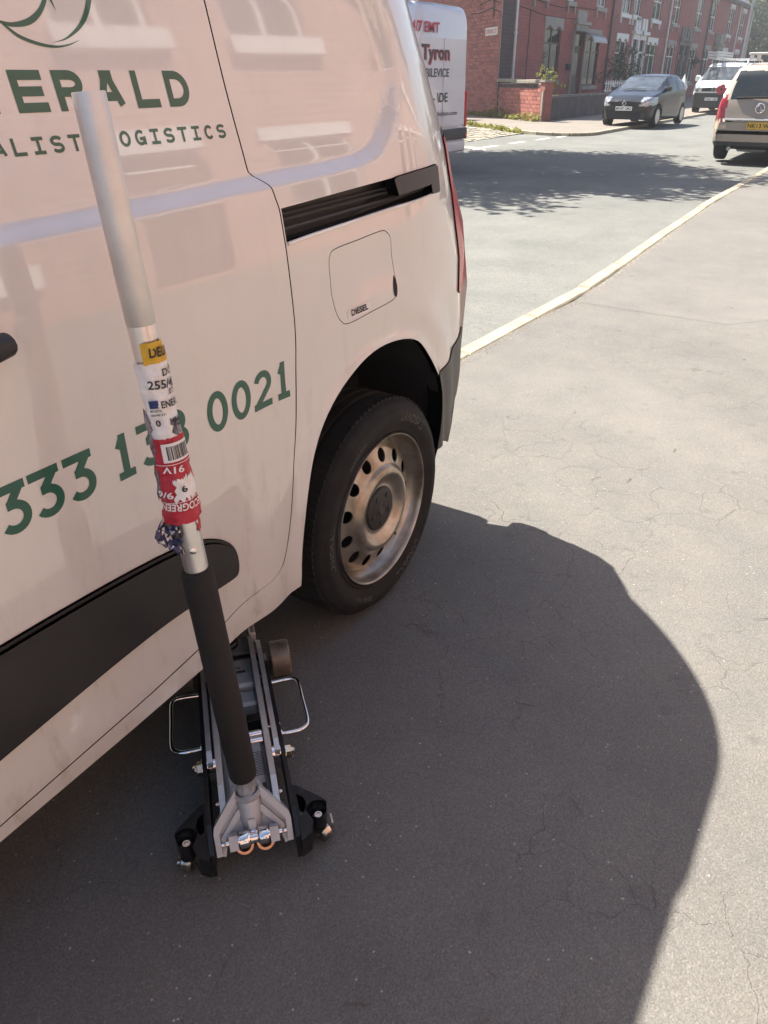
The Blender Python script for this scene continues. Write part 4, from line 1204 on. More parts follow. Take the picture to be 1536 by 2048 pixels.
def panel(name, outer, holes, parent, m, xs, zs, off=0.0, ret=.016, bstep=.008, minb=.004, **props):
    """a pressed panel lying on the side skin: outline in (x, z), holes cut out, edges turned in by ret"""
    loops = [resample(outer, bstep)] + [resample(h, bstep) for h in holes]
    gx, gz = np.meshgrid(xs, zs); gx = gx.ravel(); gz = gz.ravel()
    ok = inside(gx, gz, loops[0])
    dist = seg_dist(gx, gz, loops[0], True)
    for h in loops[1:]:
        ok &= ~inside(gx, gz, h); dist = np.minimum(dist, seg_dist(gx, gz, h, True))
    ok &= dist > minb
    pts = []; edges = []
    for l in loops:
        o = len(pts); pts += [tuple(p) for p in l]
        edges += [(o + i, o + (i + 1) % len(l)) for i in range(len(l))]
    pts += list(zip(gx[ok], gz[ok]))
    r = delaunay_2d_cdt([Vector(p) for p in pts], edges, [], 0, 1e-6)
    V2 = np.array([tuple(v) for v in r[0]]); F = np.array([list(f) for f in r[2]])
    c = V2[F].mean(1)
    keep = inside(c[:, 0], c[:, 1], loops[0])
    for h in loops[1:]: keep &= ~inside(c[:, 0], c[:, 1], h)
    F = F[keep]
    y = D(V2[:, 0], V2[:, 1]) - off
    V = np.stack([V2[:, 0], y, V2[:, 1]], 1)
    Nn = Dn(V2[:, 0], V2[:, 1])
    # faces wound so that they look outwards (-y)
    a, b_, c_ = V[F[:, 0]], V[F[:, 1]], V[F[:, 2]]
    ny = np.cross(b_ - a, c_ - a)[:, 1]
    F[ny > 0] = F[ny > 0][:, ::-1]
    allV = [V]; allN = [Nn]; FF = F.tolist(); o = len(V)
    for li, l in enumerate(loops):
        n = len(l)
        yy = D(l[:, 0], l[:, 1]) - off
        t = np.roll(l, -1, 0) - np.roll(l, 1, 0); t /= np.linalg.norm(t, axis=1)[:, None] + 1e-9
        ar = .5 * np.sum(l[:, 0] * np.roll(l[:, 1], -1) - np.roll(l[:, 0], -1) * l[:, 1])
        sgn = (1 if ar > 0 else -1) * (1 if li == 0 else -1)
        nn = np.stack([t[:, 1] * sgn, np.zeros(n), -t[:, 0] * sgn], 1)
        A0 = np.stack([l[:, 0], yy, l[:, 1]], 1); A1 = A0 + np.array([0, ret, 0])
        # a small rolled edge first
        ro = A0 - nn * 0.0 + np.array([0, .0012, 0]) + nn * .0008
        allV += [A0, ro, A1 + nn * .0008]; n0 = Dn(l[:, 0], l[:, 1])
        mid = n0 + nn; mid /= np.linalg.norm(mid, axis=1)[:, None]
        allN += [n0, mid, nn]
        for k in range(n):
            k2 = (k + 1) % n
            for s in (0, 1):
                q = [o + s * n + k, o + s * n + k2, o + (s + 1) * n + k2, o + (s + 1) * n + k]
                FF.append(q if sgn * (1 if li == 0 else 1) * (1 if ar > 0 else 1) > 0 else q[::-1])
        o += 3 * n
    V = np.concatenate(allV); Nn = np.concatenate(allN)
    me = bpy.data.meshes.new(name)
    me.from_pydata(V.tolist(), [], FF); me.materials.append(m)
    me.polygons.foreach_set('use_smooth', [True] * len(me.polygons))
    me.normals_split_custom_set_from_vertices(Nn.tolist())
    me.update()
    return mk(name, me, parent, **props)
XF = np.arange(-1.40, .75, .0125); ZF = np.concatenate([np.arange(.25, 1.15, .0125), np.arange(1.15, 1.27, .006), np.arange(1.27, 1.72, .0125)])
XEND = lambda z: float(np.interp(z, [.3, .45, .58, .9, 1.2, 1.5, 1.75, 1.84], [.56, .66, .715, .725, .715, .705, .70, .695]))
GAP = smooth_path([(-.440, 1.70), (-.440, 1.60), (-.4355, 1.481), (-.432, 1.351), (-.4225, 1.235), (-.414, 1.216), (-.400, 1.206), (-.387, 1.193), (-.379, 1.170), (-.3725, 1.148), (-.369, 1.092), (-.363, .981), (-.3635, .878), (-.385, .741), (-.403, .641), (-.417, .546), (-.437, .464), (-.457, .412), (-.480, .388), (-.510, .3775)], 5)
LOWG = [(-.510, .3775), (-.70, .3475), (-.874, .327), (-1.20, .302), (-1.345, .292)]
g = .0017
gapL = [(x - g, z) for x, z in GAP]; gapR = [(x + g, z) for x, z in GAP]
archP = smooth_path([(-.404, .302)] + [tuple(p) for p in ARCH[1:11]] + [(.30, .615)], 4)
BTOP = [(.30, .615), (.319, .6185), (.40, .6225), (.494, .629), (.607, .634), (.725, .640)]
BARCH = [(.30, .615), (.325, .56), (.334, .50), (.336, .428), (.325, .365)]
door_out = gapL + [(x, z + g) for x, z in LOWG[1:]] + [(-1.345, 1.70)]
handle_in = None
panel('sliding_door', door_out, [], van, VAN_WHITE, XF, ZF)
RAIL = [(-.3712, 1.1535), (.045, 1.1695), (.150, 1.1745), (.290, 1.1760), (.300, 1.172), (.304, 1.118), (.296, 1.112), (.243, 1.112), (.05, 1.104), (-.20, 1.096), (-.3685, 1.0905)]
FLAP = smooth_path([(-.231, 1.000), (-.232, 1.025), (-.226, 1.045), (-.204, 1.055), (-.114, 1.060), (-.024, 1.0645), (.004, 1.058), (.020, 1.040), (.023, 1.003), (.030, .967), (.037, .936), (.0335, .912), (.012, .899), (-.08, .893), (-.177, .888), (-.203, .899), (-.217, .920), (-.229, .962), (-.231, 1.000)], 5)[:-1]
rear = [(XEND(z), z) for z in np.linspace(.641, 1.70, 40)]
quarter = gapR + [(x, z - g) for x, z in LOWG[1:]] + [(-1.345, .262), (-.93, .272), (-.66, .283), (-.52, .289), (-.44, .296), (-.404, .302)] + archP[1:] + BTOP[1:] + rear[1:] + [(-.44 + g, 1.70)]
NOTCH = smooth_path([(.026, .957), (.033, .945), (.0375, .93), (.036, .912), (.030, .904), (.022, .908), (.019, .922), (.021, .942), (.026, .957)], 4)[:-1]
# the rail opening is cut back to the door gap: keep its left end 1 mm inside the panel
RAILH = [(x, z) for x, z in RAIL]
RAILH[0] = (-.3675, 1.1535); RAILH[-1] = (-.3645, 1.0905)
bodyp = panel('rear_quarter', quarter, [RAILH, FLAP], van, VAN_WHITE, XF, ZF)
flap = panel('fuel_flap', shrink(FLAP, .0018), [shrink(NOTCH, .0)] if False else [], van, VAN_WHITE, np.arange(-.25, .05, .01), np.arange(.87, 1.08, .01), bstep=.005)
nt_ = MB()
def lift(mb, poly, off, z1=None):
    V = [(x, D1(x, z) - off, z) for x, z in poly]
    c = np.mean(V, axis=0)
    mb.add(V + [tuple(c)], [(i, (i + 1) % len(V), len(V)) for i in range(len(V))])
lift(nt_, NOTCH, .0007); nt_.obj('finger_notch', DARK, flap, smooth=0)
stk = MB()
sq = [(-.178, .9175), (-.087, .9195), (-.0845, .8985), (-.1755, .896)]
stk.add([(x, D1(x, z) - .0008, z) for x, z in sq], [(0, 1, 2, 3)]); so = stk.obj('fuel_sticker', WHITEFILM, flap, smooth=0)
t_ = MB(); v_, f_ = text_geo('DIESEL', .0135, .035)
sx = .066 / v_[:, 0].max()
t_.add([(-.164 + x * sx, D1(-.164 + x * sx, .903 + y) - .0014, .9025 + y + (x * sx) * .02) for x, y in v_], f_)
t_.obj('lettering', INK, so, smooth=0, fix=False)
# dark backing behind the shut lines
bk = MB()
X2 = np.arange(-1.36, .70, .03); Z2 = np.arange(.31, 1.70, .03)
for i in range(len(X2) - 1):
    for j in range(len(Z2) - 1):
        x0, x1, z0, z1 = X2[i], X2[i + 1], Z2[j], Z2[j + 1]
        cx, cz = (x0 + x1) / 2, (z0 + z1) / 2
        if inside(np.array([cx]), np.array([cz]), np.array(list(ARCH) + [(.36, .2), (-.41, .2)]))[0] or seg_dist(np.array([cx]), np.array([cz]), ARCH)[0] < .035: continue
        if -.40 < cx < .33 and 1.06 < cz < 1.20: continue
        if cx > .3 and cz < .68: continue
        if cx > XEND(cz) - .05: continue
        bk.quad(*[(x, D1(x, z) + .014, z) for x, z in ((x0, z0), (x1, z0), (x1, z1), (x0, z1))])
bk.obj('inner_skin', DARK, van, smooth=0, fix=False)
# sliding door rail: recessed channel, its lip and end cover
rl = MB(); RP = resample(RAIL, .02); n = len(RP)
fr_ = [(x, D1(x, z) + .004, z) for x, z in RP]; bkk = [(x, D1(x, z) + .040, z) for x, z in RP]
rl.add(fr_ + bkk, [(i, (i + 1) % n, n + (i + 1) % n, n + i) for i in range(n)] + [tuple(range(n, 2 * n))])
rail = rl.obj('door_rail', mat('rail_black', (.022, .022, .024), .45, var=.3, scale=14), van, smooth=0)
rb = MB()
for dz, dd, r in ((.020, .020, .004), (.036, .026, .003), (.046, .030, .0025)):
    pts = [(x, D1(x, np.interp(x, [-.365, .29], [1.0905 + dz, 1.112 + dz * .8])) + dd, np.interp(x, [-.365, .29], [1.0905 + dz, 1.112 + dz * .8])) for x in np.linspace(-.36, .28, 24)]
    rb.tube(pts, r, 6)
rb.obj('rail_ridge', GREYPLASTIC, rail)
rb = MB()
rb.tube([(x, D1(x, z) - .001, z) for x, z in [(np.interp(t, [0, 1], [-.362, .292]), np.interp(t, [0, .1, .6, 1], [1.0885, 1.0925, 1.1055, 1.1115])) for t in np.linspace(0, 1, 30)]], .0042, 8)
rb.obj('rail_lip', VAN_WHITE, rail)
COV = [(.040, 1.166), (.055, 1.1705), (.15, 1.175), (.288, 1.177), (.302, 1.170), (.307, 1.116), (.296, 1.1115), (.248, 1.114), (.243, 1.118), (.238, 1.1365), (.13, 1.134), (.056, 1.130)]
panel('rail_cover', COV, [], van, GREYPLASTIC, np.arange(.04, .31, .012), np.arange(1.10, 1.19, .01), off=.007, ret=.03, bstep=.006)
# black rub strip, rounded over
RUB = smooth_path([(-1.335, .630), (-1.25, .6285), (-1.127, .6265), (-.991, .6225), (-.860, .615), (-.760, .604), (-.690, .586), (-.640, .558), (-.612, .528), (-.601, .500), (-.600, .474), (-.607, .456), (-.625, .4505), (-.673, .456), (-.799, .463), (-.924, .458), (-1.05, .447), (-1.18, .434), (-1.26, .427), (-1.335, .420)], 4)
RUBP = RUB
panel('rub_strip_edge', RUBP, [], van, PLASTIC, np.arange(-1.34, -.59, .02), np.arange(.42, .64, .02), off=.006, ret=.008)
panel('rub_strip', shrink(RUBP, .007), [], van, PLASTIC, np.arange(-1.34, -.59, .02), np.arange(.42, .64, .02), off=.013, ret=.010)
# grab handle of the sliding door
hn = MB()
hn.tube([(-1.235, D1(-1.235, 1.066) - .012, 1.062), (-1.22, D1(-1.22, 1.066) - .034, 1.064), (-1.12, -.040, 1.067), (-1.03, -.038, 1.067), (-1.005, -.030, 1.066), (-.994, -.012, 1.066)], [.010, .017, .018, .018, .0165, .012], 14)
hn.obj('door_handle', PLASTIC, van)

# lettering: strokes of a bold sans laid on the skin
def arc(cx, cy, rx, ry, a0, a1, n=14):
    return [(cx + rx * math.cos(rad(a0 + (a1 - a0) * k / n)), cy + ry * math.sin(rad(a0 + (a1 - a0) * k / n))) for k in range(n + 1)]
GL = {
    'E': [[(0, 0), (0, 1)], [(0, 1), (1, 1)], [(0, .5), (.92, .5)], [(0, 0), (1, 0)]],
    'M': [[(0, 0), (0, 1)], [(1, 0), (1, 1)], [(0, 1), (.5, .35)], [(.5, .35), (1, 1)]],
    'R': [[(0, 0), (0, 1)], [(0, 1), (.55, 1)] + arc(.55, .73, .40, .27, 90, -90)[1:] + [(0, .46)], [(.48, .46), (1, -.02)]],
    'A': [[(.0, -.02), (.44, 1.0)], [(.56, 1.0), (1., -.02)], [(.20, .28), (.80, .28)], [(.36, 1), (.64, 1)]],
    'L': [[(0, 1), (0, 0)], [(0, 0), (.95, 0)]],
    'D': [[(0, 0), (0, 1)], [(0, 1), (.40, 1)] + arc(.40, .5, .60, .5, 90, -90)[1:] + [(0, 0)]],
    'S': [arc(.5, .745, .5, .255, 25, 180) + arc(.5, .745, .5, .255, 180, 262)[1:] + arc(.5, .255, .5, .255, 82, 0)[0:] + arc(.5, .255, .5, .255, 0, -155)[1:]],
    'P': [[(0, 0), (0, 1)], [(0, 1), (.5, 1)] + arc(.5, .72, .45, .28, 90, -90)[1:] + [(0, .44)]],
    'C': [arc(.5, .5, .5, .5, 40, 320, 24)],
    'I': [[(.5, 0), (.5, 1)], [(.08, 1), (.92, 1)], [(.08, 0), (.92, 0)]],
    'T': [[(.5, 0), (.5, 1)], [(0, 1), (1, 1)]],
    'O': [arc(.5, .5, .5, .5, 0, 360, 30)],
    'G': [arc(.5, .5, .5, .5, 45, 345, 24), [(.55, .42), (1.0, .42)], [(1.0, .46), (1.0, .05)]],
    '0': [arc(.5, .5, .5, .5, 0, 360, 30)],
    '1': [[(.52, 0), (.52, 1)], [(.52, 1), (.02, .74)], [(.0, 0), (1.02, 0)]],
    '2': [arc(.5, .70, .48, .30, 165, -30, 16) + [(.02, .0)], [(.0, 0), (1.0, 0)]],
    '3': [[(.05, 1), (.98, 1)], [(.94, 1), (.42, .60)], [(.30, .60), (.5, .60)] + arc(.5, .30, .5, .30, 90, -145, 18)[1:]],
    '8': [arc(.5, .755, .42, .245, 0, 360, 26), arc(.5, .26, .5, .26, 0, 360, 26)],
}
def ribbon(mb, pts, w, lay):
    P = [np.array(p) for p in pts]
    closed = np.linalg.norm(P[0] - P[-1]) < 1e-6
    P = resample(P[:-1] if closed else P, .006, closed)
    n = len(P); L = []; R_ = []
    for i in range(n):
        a = P[(i - 1) % n] if closed or i > 0 else P[i]; b = P[(i + 1) % n] if closed or i < n - 1 else P[i]
        t = b - a; t = t / (np.linalg.norm(t) + 1e-12); q = np.array([-t[1], t[0]])
        L.append(P[i] + q * w / 2); R_.append(P[i] - q * w / 2)
    pts2 = np.array(L + R_)
    y = D(pts2[:, 0], pts2[:, 1]) - .0006 - lay * .00004
    mb.add([(p[0], yy, p[1]) for p, yy in zip(pts2, y)], [(i, (i + 1) % n, n + (i + 1) % n, n + i) for i in range(n if closed else n - 1)])
def word(name, chars, cap, w, th, base, slope=0.0):
    """chars: list of (letter, centre x)"""
    for ch, cx in chars:
        mb = MB(); lay = 0
        for st in GL[ch]:
            pts = []
            ww = w * (.62 if ch == '1' else 1.0)
            for x, y in st:
                pts.append((cx - ww / 2 + th / 2 + x * (ww - th), base + slope * cx + th / 2 + y * (cap - th)))
            if len(st) == 2:      # square ends
                a, b = np.array(pts[0]), np.array(pts[1]); d = (b - a) / np.linalg.norm(b - a) * th / 2
                diag = abs(d[0]) > 1e-4 and abs(d[1]) > 1e-4
                if not diag: pts = [tuple(a - d), tuple(b + d)]
            ribbon(mb, pts, th, lay); lay += 1
        mb.obj('letter', GREEN, van, smooth=0, fix=False)
word('brand', [('E', -.985), ('M', -.9), ('E', -.822), ('R', -.7545), ('A', -.686), ('L', -.6135), ('D', -.5465)], .0505, .050, .0118, 1.3285)
word('sub', [(c, -.468 - .0305 * k) for k, c in enumerate('SCITSIGOL TSILAICEPS') if c != ' '], .0218, .0205, .0045, 1.2778)
word('number', [(c, x) for c, x in zip('0333', (-1.102, -1.040, -.982, -.921))] + [('1', -.832), ('3', -.775), ('8', -.714), ('0', -.608), ('0', -.541), ('2', -.475), ('1', -.412)], .0800, .0555, .0140, .7865)
# round emblem above the name: leaf swooshes and a ring of crescents
def crescent(mb, A, B, lay=1):
    """band between two curves given as (x, z) lists of the same length"""
    A = catmull(A, 6); B = catmull(B, 6); n = len(A)
    P = np.concatenate([A, B]); y = D(P[:, 0], P[:, 1]) - .0006
    mb.add([(p[0], yy, p[1]) for p, yy in zip(P, y)], [(i, i + 1, n + i + 1, n + i) for i in range(n - 1)])
em = MB()
crescent(em, [(-.838, 1.436), (-.816, 1.433), (-.789, 1.439), (-.766, 1.452), (-.751, 1.470), (-.744, 1.49)], [(-.838, 1.433), (-.816, 1.428), (-.786, 1.432), (-.762, 1.447), (-.746, 1.468), (-.744, 1.49)])
crescent(em, [(-.830, 1.430), (-.812, 1.416), (-.786, 1.408), (-.760, 1.4055), (-.734, 1.409), (-.712, 1.4165)], [(-.827, 1.4315), (-.809, 1.4195), (-.784, 1.412), (-.758, 1.4085), (-.736, 1.4105), (-.712, 1.4165)])
crescent(em, [(-.762, 1.4115), (-.735, 1.4165), (-.703, 1.432), (-.681, 1.453), (-.668, 1.478), (-.668, 1.51), (-.68, 1.54)], [(-.762, 1.4115), (-.736, 1.4185), (-.708, 1.435), (-.689, 1.455), (-.677, 1.479), (-.676, 1.51), (-.68, 1.54)])
crescent(em, [(-.739, 1.449), (-.741, 1.462), (-.744, 1.475), (-.748, 1.495)], [(-.739, 1.449), (-.744, 1.461), (-.749, 1.474), (-.756, 1.495)])
crescent(em, [(-.90, 1.49), (-.88, 1.46), (-.86, 1.442), (-.838, 1.436)], [(-.905, 1.488), (-.885, 1.457), (-.862, 1.438), (-.838, 1.433)])
em.obj('emblem', GREEN, van, smooth=0, fix=False)

# tail lamp on the rear corner
lamp = [(.450, 1.228), (.70, 1.232), (.720, 1.0), (.720, .80), (.57, .788), (.545, .80), (.530, .92), (.500, 1.04), (.470, 1.14)]
panel('tail_lamp', lamp, [], van, REDLENS, np.arange(.45, .73, .012), np.arange(.79, 1.24, .012), off=.005, ret=.012)
LMP2 = [(.452, 1.246), (.69, 1.250), (.70, 1.234), (.452, 1.230)]
panel('lamp_cap', LMP2, [], van, PLASTIC, np.arange(.5, .72, .02), np.arange(1.22, 1.27, .01), off=.002, ret=.01)
# rear bumper corner of black plastic
BUMP = [(x, z + .0025) for x, z in BTOP] + [(.722, .56), (.70, .50), (.62, .438), (.47, .390), (.36, .366)] + BARCH[::-1][:-1]
panel('rear_bumper', BUMP, [], van, GREYPLASTIC, np.arange(.3, .73, .0125), np.arange(.35, .66, .0125), off=.0035, ret=.05)
# wheel arch: turned lip and dark liner
wl = MB(); AP = catmull([(-.404, .285)] + [tuple(p) for p in ARCH[:]] + [(.352, .30)], 4); n = len(AP)
rows = []
for off, sc in ((.010, 1.0), (.05, 1.005), (.30, 1.0)):
    rows.append([(x * sc, D1(x, z) + off, (z - .3) * sc + .3) for x, z in AP])
for r in rows: wl.v += r
for i in range(2):
    for k in range(n - 1): wl.f.append([i * n + k, i * n + k + 1, (i + 1) * n + k + 1, (i + 1) * n + k])
wl.f.append([2 * n + k for k in range(n)]); wl.mi = [0] * len(wl.f)
wl.obj('wheel_arch_liner', mat('arch_liner', (.016, .015, .015), .8, var=.2, scale=8, bmp=.4, bscale=60), van)

# the rest of the body: roof, far side, nose, tail, floor
bd_ = MB()
WV = 1.848
def side_ring(x, zr, zb=.28, near=True):
    zs = np.array([.28, .34, .5, .8, 1.0, 1.2, 1.4, 1.6, 1.70])
    k = (zr - zb) / (1.84 - zb)
    d = [D1(min(x, XEND(z)), z) for z in zs]
    arc_ = [(.185, 1.77), (.28, 1.81), (.46, 1.832), (.70, 1.838)]
    P = [(dd, zb + (z - zb) * k) for dd, z in zip(d, zs)] + [(y, zb + (z - zb) * k) for y, z in arc_]
    sh_ = max(0, d[-1] - D1(-.5, 1.70))
    P = P[:len(zs)] + [(y + sh_ * (.924 - y) / .80, z) for y, z in P[len(zs):]]
    P = P + [(.924, zb + (1.84 - zb) * k)] + [(WV - y, z) for y, z in P[::-1]]
    return P
def plan_x(x):   # narrowing of nose
    return 0 if x > -2.9 else (-(x + 2.9)) ** 2 * .55
st_ = [(-3.67, .72), (-3.64, .88), (-3.55, .98), (-3.2, 1.07), (-2.75, 1.16), (-2.4, 1.42), (-2.05, 1.68), (-1.8, 1.79), (-1.6, 1.825), (-1.345, 1.84), (-.9, 1.84), (-.3, 1.835), (.2, 1.82), (.45, 1.80)]
rings = []
for x, zr in st_:
    p = plan_x(x); r = side_ring(x, zr)
    rings.append([(x, y + p * (1 - y / .924) if y < .924 else y - p * (y - .924) / .924, z) for y, z in r])
for xx in (.52, .58, .63):
    rings.append([(min(xx, XEND(z)), y, z) for y, z in side_ring(xx, 1.80)])
last = [(XEND(z), y, z) for y, z in side_ring(.68, 1.785)]
rings.append(last)
m_ = len(rings[0])
for r in rings: bd_.v += r
bm2 = MB(); bm2.v = list(bd_.v)
ws = MB(); ws.v = list(bd_.v)
for i in range(len(rings) - 1):
    xm = .5 * (rings[i][9][0] + rings[i + 1][9][0])
    for k in range(m_ - 1):
        if xm > -1.345 and k < 8: continue          # the detailed side is there already
        q = [i * m_ + k, (i + 1) * m_ + k, (i + 1) * m_ + k + 1, i * m_ + k + 1]
        glass = (-2.76 < xm < -2.0 and 8 <= k < m_ - 9) or (-2.76 < xm < -1.5 and (k in (6, 7) or k in (m_ - 9, m_ - 8)) and xm > -2.2)
        (ws if glass else bm2).f.append(q)
bm2.f.append(list(range(m_)))
tg = [(len(rings) - 1) * m_ + k for k in range(m_)]
bm2.f.append(tg)
for b_, nme, mt in ((bm2, 'body', VAN_WHITE), (ws, 'windscreen', GLASS)):
    b_.mi = [0] * len(b_.f)
    o_ = b_.obj(nme, mt, van, smooth=30)
k = MB(); k.box(.52, .69, .34, WV - .34, .555, .632, bev=.01); k.obj('rear_bumper_beam', GREYPLASTIC, van)
k = MB(); k.box(-3.3, -.48, .10, WV - .10, .22, .30); k.box(-.48, .46, .36, WV - .36, .24, .40); k.box(.46, .58, .40, WV - .40, .36, .44); k.obj('floor_pan', DARK, van, smooth=0)
k = MB(); k.box(-.09, .09, .10, WV - .10, .24, .33, bev=.03); k.obj('rear_axle', DARK, van, smooth=0)
k = MB(); k.cyl((.25, .55, .25), (.75, .55, .26), .03, 12); k.obj('exhaust', POSTGREY, van)

# wheels
PH = 53.6
def make_wheel():
    mtx = None
    t = MB()
    prof = [(.2215, .020), (.224, .008), (.2325, .003), (.2365, .006), (.246, .0035), (.262, -.004), (.276, -.006), (.288, -.003), (.291, .0005), (.300, .004), (.308, .012), (.3145, .026), (.317, .038),
            (.3195, .052), (.3195, .073), (.313, .075), (.313, .083), (.3205, .085), (.3205, .108), (.313, .110), (.313, .118), (.3205, .12), (.3205, .143), (.313, .145), (.313, .153), (.3195, .155), (.3185, .18), (.312, .197), (.29, .206), (.2215, .195)]
    t.lathe(prof, None, 96, cap=False)
    tm = t.mesh('tyre', RUBBER, 40)
    e = mk('wheel', tm, van)
    # shoulder blocks, moulded ribs and raised lettering
    q = MB()
    for i in range(96):
        a = 2 * math.pi * i / 96
        mt = rotz(a)
        q.box(.306, .3190, -.0072, .0072, .022, .050, mtx=mt, bev=.0012)
    q.obj('tread_block', RUBBER, e, smooth=0, kind='stuff')
    TLET = mat('tyre_letter_rubber', (.085, .08, .075), .6)
    def ring_text(txt, r, a_mid, size, flip=False, squash=1.0):
        v, f = text_geo(txt, size, .02, 1.06)
        w = v[:, 0].max() * squash
        out = []
        for x, y in v:
            a = a_mid + (x * squash - w / 2) / r
            rr = r + y - size / 2
            zz = float(np.interp(rr, [.246, .262, .276, .288], [.0035, -.004, -.006, -.003])) - .0011
            out.append((rr * math.cos(a), rr * math.sin(a), zz))
        q = MB(); q.add(out, f); q.obj('tyre_lettering', TLET, e, smooth=0, fix=False)
    # wheel space: x forward along the street, y = world -z ... seen from outside
    for am in (58, 178, 298): ring_text('LANDSAIL', .2685, rad(-am), .022, True)
    for am in (122, 242): ring_text('205/60 R16', .266, rad(-am), .013, True)
    # pressed steel rim with a ring of round holes
    R = MB()
    R.lathe([(.2205, .022), (.2225, .004), (.2210, .000), (.2185, .0005), (.2165, .004), (.2145, .012), (.2125, .030), (.2075, .036), (.2035, .042), (.199, .050), (.1955, .0545)], None, 96, cap=False)
    rim = R.obj('rim', STEEL, e, smooth=60)
    prof2 = [(.066, .0215), (.073, .0215), (.080, .0200), (.087, .0150), (.095, .0080), (.104, .0025), (.111, .0010), (.118, .0025), (.124, .0075), (.129, .0135), (.134, .0190), (.145, .0235), (.160, .0285), (.175, .0345), (.188, .0450), (.1958, .0547)]
    pr = np.array(prof2)
    nh = 13; rh = .1575; hr = .0192
    lo = []
    angs = np.linspace(0, 2 * math.pi, 160, endpoint=False)
    outer = np.stack([.1958 * np.cos(angs), .1958 * np.sin(angs)], 1); inner = np.stack([.066 * np.cos(angs[::2]), .066 * np.sin(angs[::2])], 1)
    hl = []
    for i in range(nh):
        a = -rad(PH) + 2 * math.pi * i / nh
        ca, sa = math.cos(a), math.sin(a)
        th = np.linspace(0, 2 * math.pi, 28, endpoint=False)
        u_, w_ = rh + hr * np.cos(th), hr * .92 * np.sin(th)
        hl.append(np.stack([u_ * ca - w_ * sa, u_ * sa + w_ * ca], 1))
    pts = []; ed = []
    for l in [outer, inner] + hl:
        o = len(pts); pts += [tuple(p) for p in l]; ed += [(o + i, o + (i + 1) % len(l)) for i in range(len(l))]
    for rr in np.concatenate([np.arange(.070, .14, .0035), np.arange(.140, .195, .006)]):
        for a in np.linspace(0, 2 * math.pi, 120, endpoint=False) + rr * 13:
            p = np.array([rr * math.cos(a), rr * math.sin(a)])
            if min(abs(np.linalg.norm(p - h.mean(0)) - 0) for h in hl) < hr + .003: continue
            pts.append(tuple(p))
    r_ = delaunay_2d_cdt([Vector(p) for p in pts], ed, [], 0, 1e-7)
    V2 = np.array([tuple(v) for v in r_[0]]); F = [list(f) for f in r_[2]]
    hc = np.array([h.mean(0) for h in hl])
    keep = []
    for f in F:
        c = V2[f].mean(0); rr = np.hypot(*c)
        if rr < .0655 or rr > .1962: continue
        dd = c - hc; ca = hc / np.linalg.norm(hc, axis=1)[:, None]
        uu = (dd * ca).sum(1); ww = dd[:, 1] * ca[:, 0] - dd[:, 0] * ca[:, 1]
        if np.any((uu / hr)**2 + (ww / (hr * .92))**2 < .985): continue
        keep.append(f)
    hz = np.interp(np.hypot(V2[:, 0], V2[:, 1]), pr[:, 0], pr[:, 1])
    d = MB(); d.add([(p[0], p[1], z) for p, z in zip(V2, hz)], keep)
    for h in hl:
        o = len(d.v); n_ = len(h)
        z0 = np.interp(np.hypot(h[:, 0], h[:, 1]), pr[:, 0], pr[:, 1])
        d.add([(p[0], p[1], z) for p, z in zip(h, z0)] + [(p[0], p[1], z + .004) for p, z in zip(h, z0)], [(i, (i + 1) % n_, n_ + (i + 1) % n_, n_ + i) for i in range(n_)])
    d.obj('wheel_disc', STEEL, e, smooth=60)
    bq = MB(); bq.lathe([(.20, .075), (.10, .085), (0, .085)], None, 32); bq.obj('brake_drum', DARK, e)
    cp = MB(); cp.lathe([(.0665, .024), (.0655, .0185), (.062, .0150), (.056, .0140), (.0, .0130)], None, 40)
    for i in range(5):
        a = 2 * math.pi * i / 5 + .4
        cp.lathe([(.0075, .016), (.0075, .0115), (.005, .0105), (.0, .0105)], tr(.043 * math.cos(a), .043 * math.sin(a), 0), 6)
    cap = cp.obj('hub_cap', mat('hub_cap_black', (.032, .029, .028), .5, var=.2, scale=30), e)
    s = MB()
    SH = [(0, .021), (.008, .014), (.0125, .005), (.0125, -.006), (.009, -.014), (0, -.0195), (-.009, -.014), (-.0125, -.006), (-.0125, .005), (-.008, .014)]
    s.tube([(x, -y, .0128) for x, y in SH], .0006, 6, closed=True)
    for l in ([(.004, .010), (.001, .006), (.006, .003), (.002, -.002), (.007, -.004)], [(-.006, .004), (-.002, .007), (-.003, .001), (-.007, -.002)], [(-.007, -.007), (-.001, -.003), (.003, -.008), (-.002, -.013), (-.006, -.011)], [(.006, -.008), (.004, -.012)]):
        s.tube([(x, -y, .0126) for x, y in l], .0006, 5)
    s.obj('shield_badge', mat('badge_grey', (.30, .29, .28), .35, metal=.8), cap)
    v = MB(); v.tube([(.185 * math.cos(.85), .185 * math.sin(.85), .05), (.172 * math.cos(.95), .172 * math.sin(.95), .028)], [.005, .004], 8); v.obj('valve', RUBBER, e)
    return e
w1 = make_wheel()
NEAR = Matrix(((1, 0, 0, 0), (0, 0, 1, 0), (0, -1, 0, 0), (0, 0, 0, 1)))     # wheel z -> into the van
w1.matrix_local = tr(0, .006, .312) @ NEAR
def copy_wheel(mtx):
    c = w1.copy(); COL.objects.link(c); c.parent = van; c.matrix_local = mtx
    for ch in [q for q in bpy.data.objects if q.parent == w1]:
        d = ch.copy(); COL.objects.link(d); d.parent = c
copy_wheel(tr(-2.785, .006, .312) @ NEAR)
FARW = Matrix(((-1, 0, 0, 0), (0, 0, -1, 0), (0, -1, 0, 0), (0, 0, 0, 1)))
copy_wheel(tr(0, WV - .006, .312) @ FARW)
copy_wheel(tr(-2.785, WV - .006, .312) @ FARW)
# ------------------------------------------------------------------ trolley jack
JR = rad(46.6)
jk = thing('trolley_jack', 'aluminium trolley jack under the white van, its tall handle wrapped in torn labels', 'trolley jack', (-.8815, -.235, 0), JR)
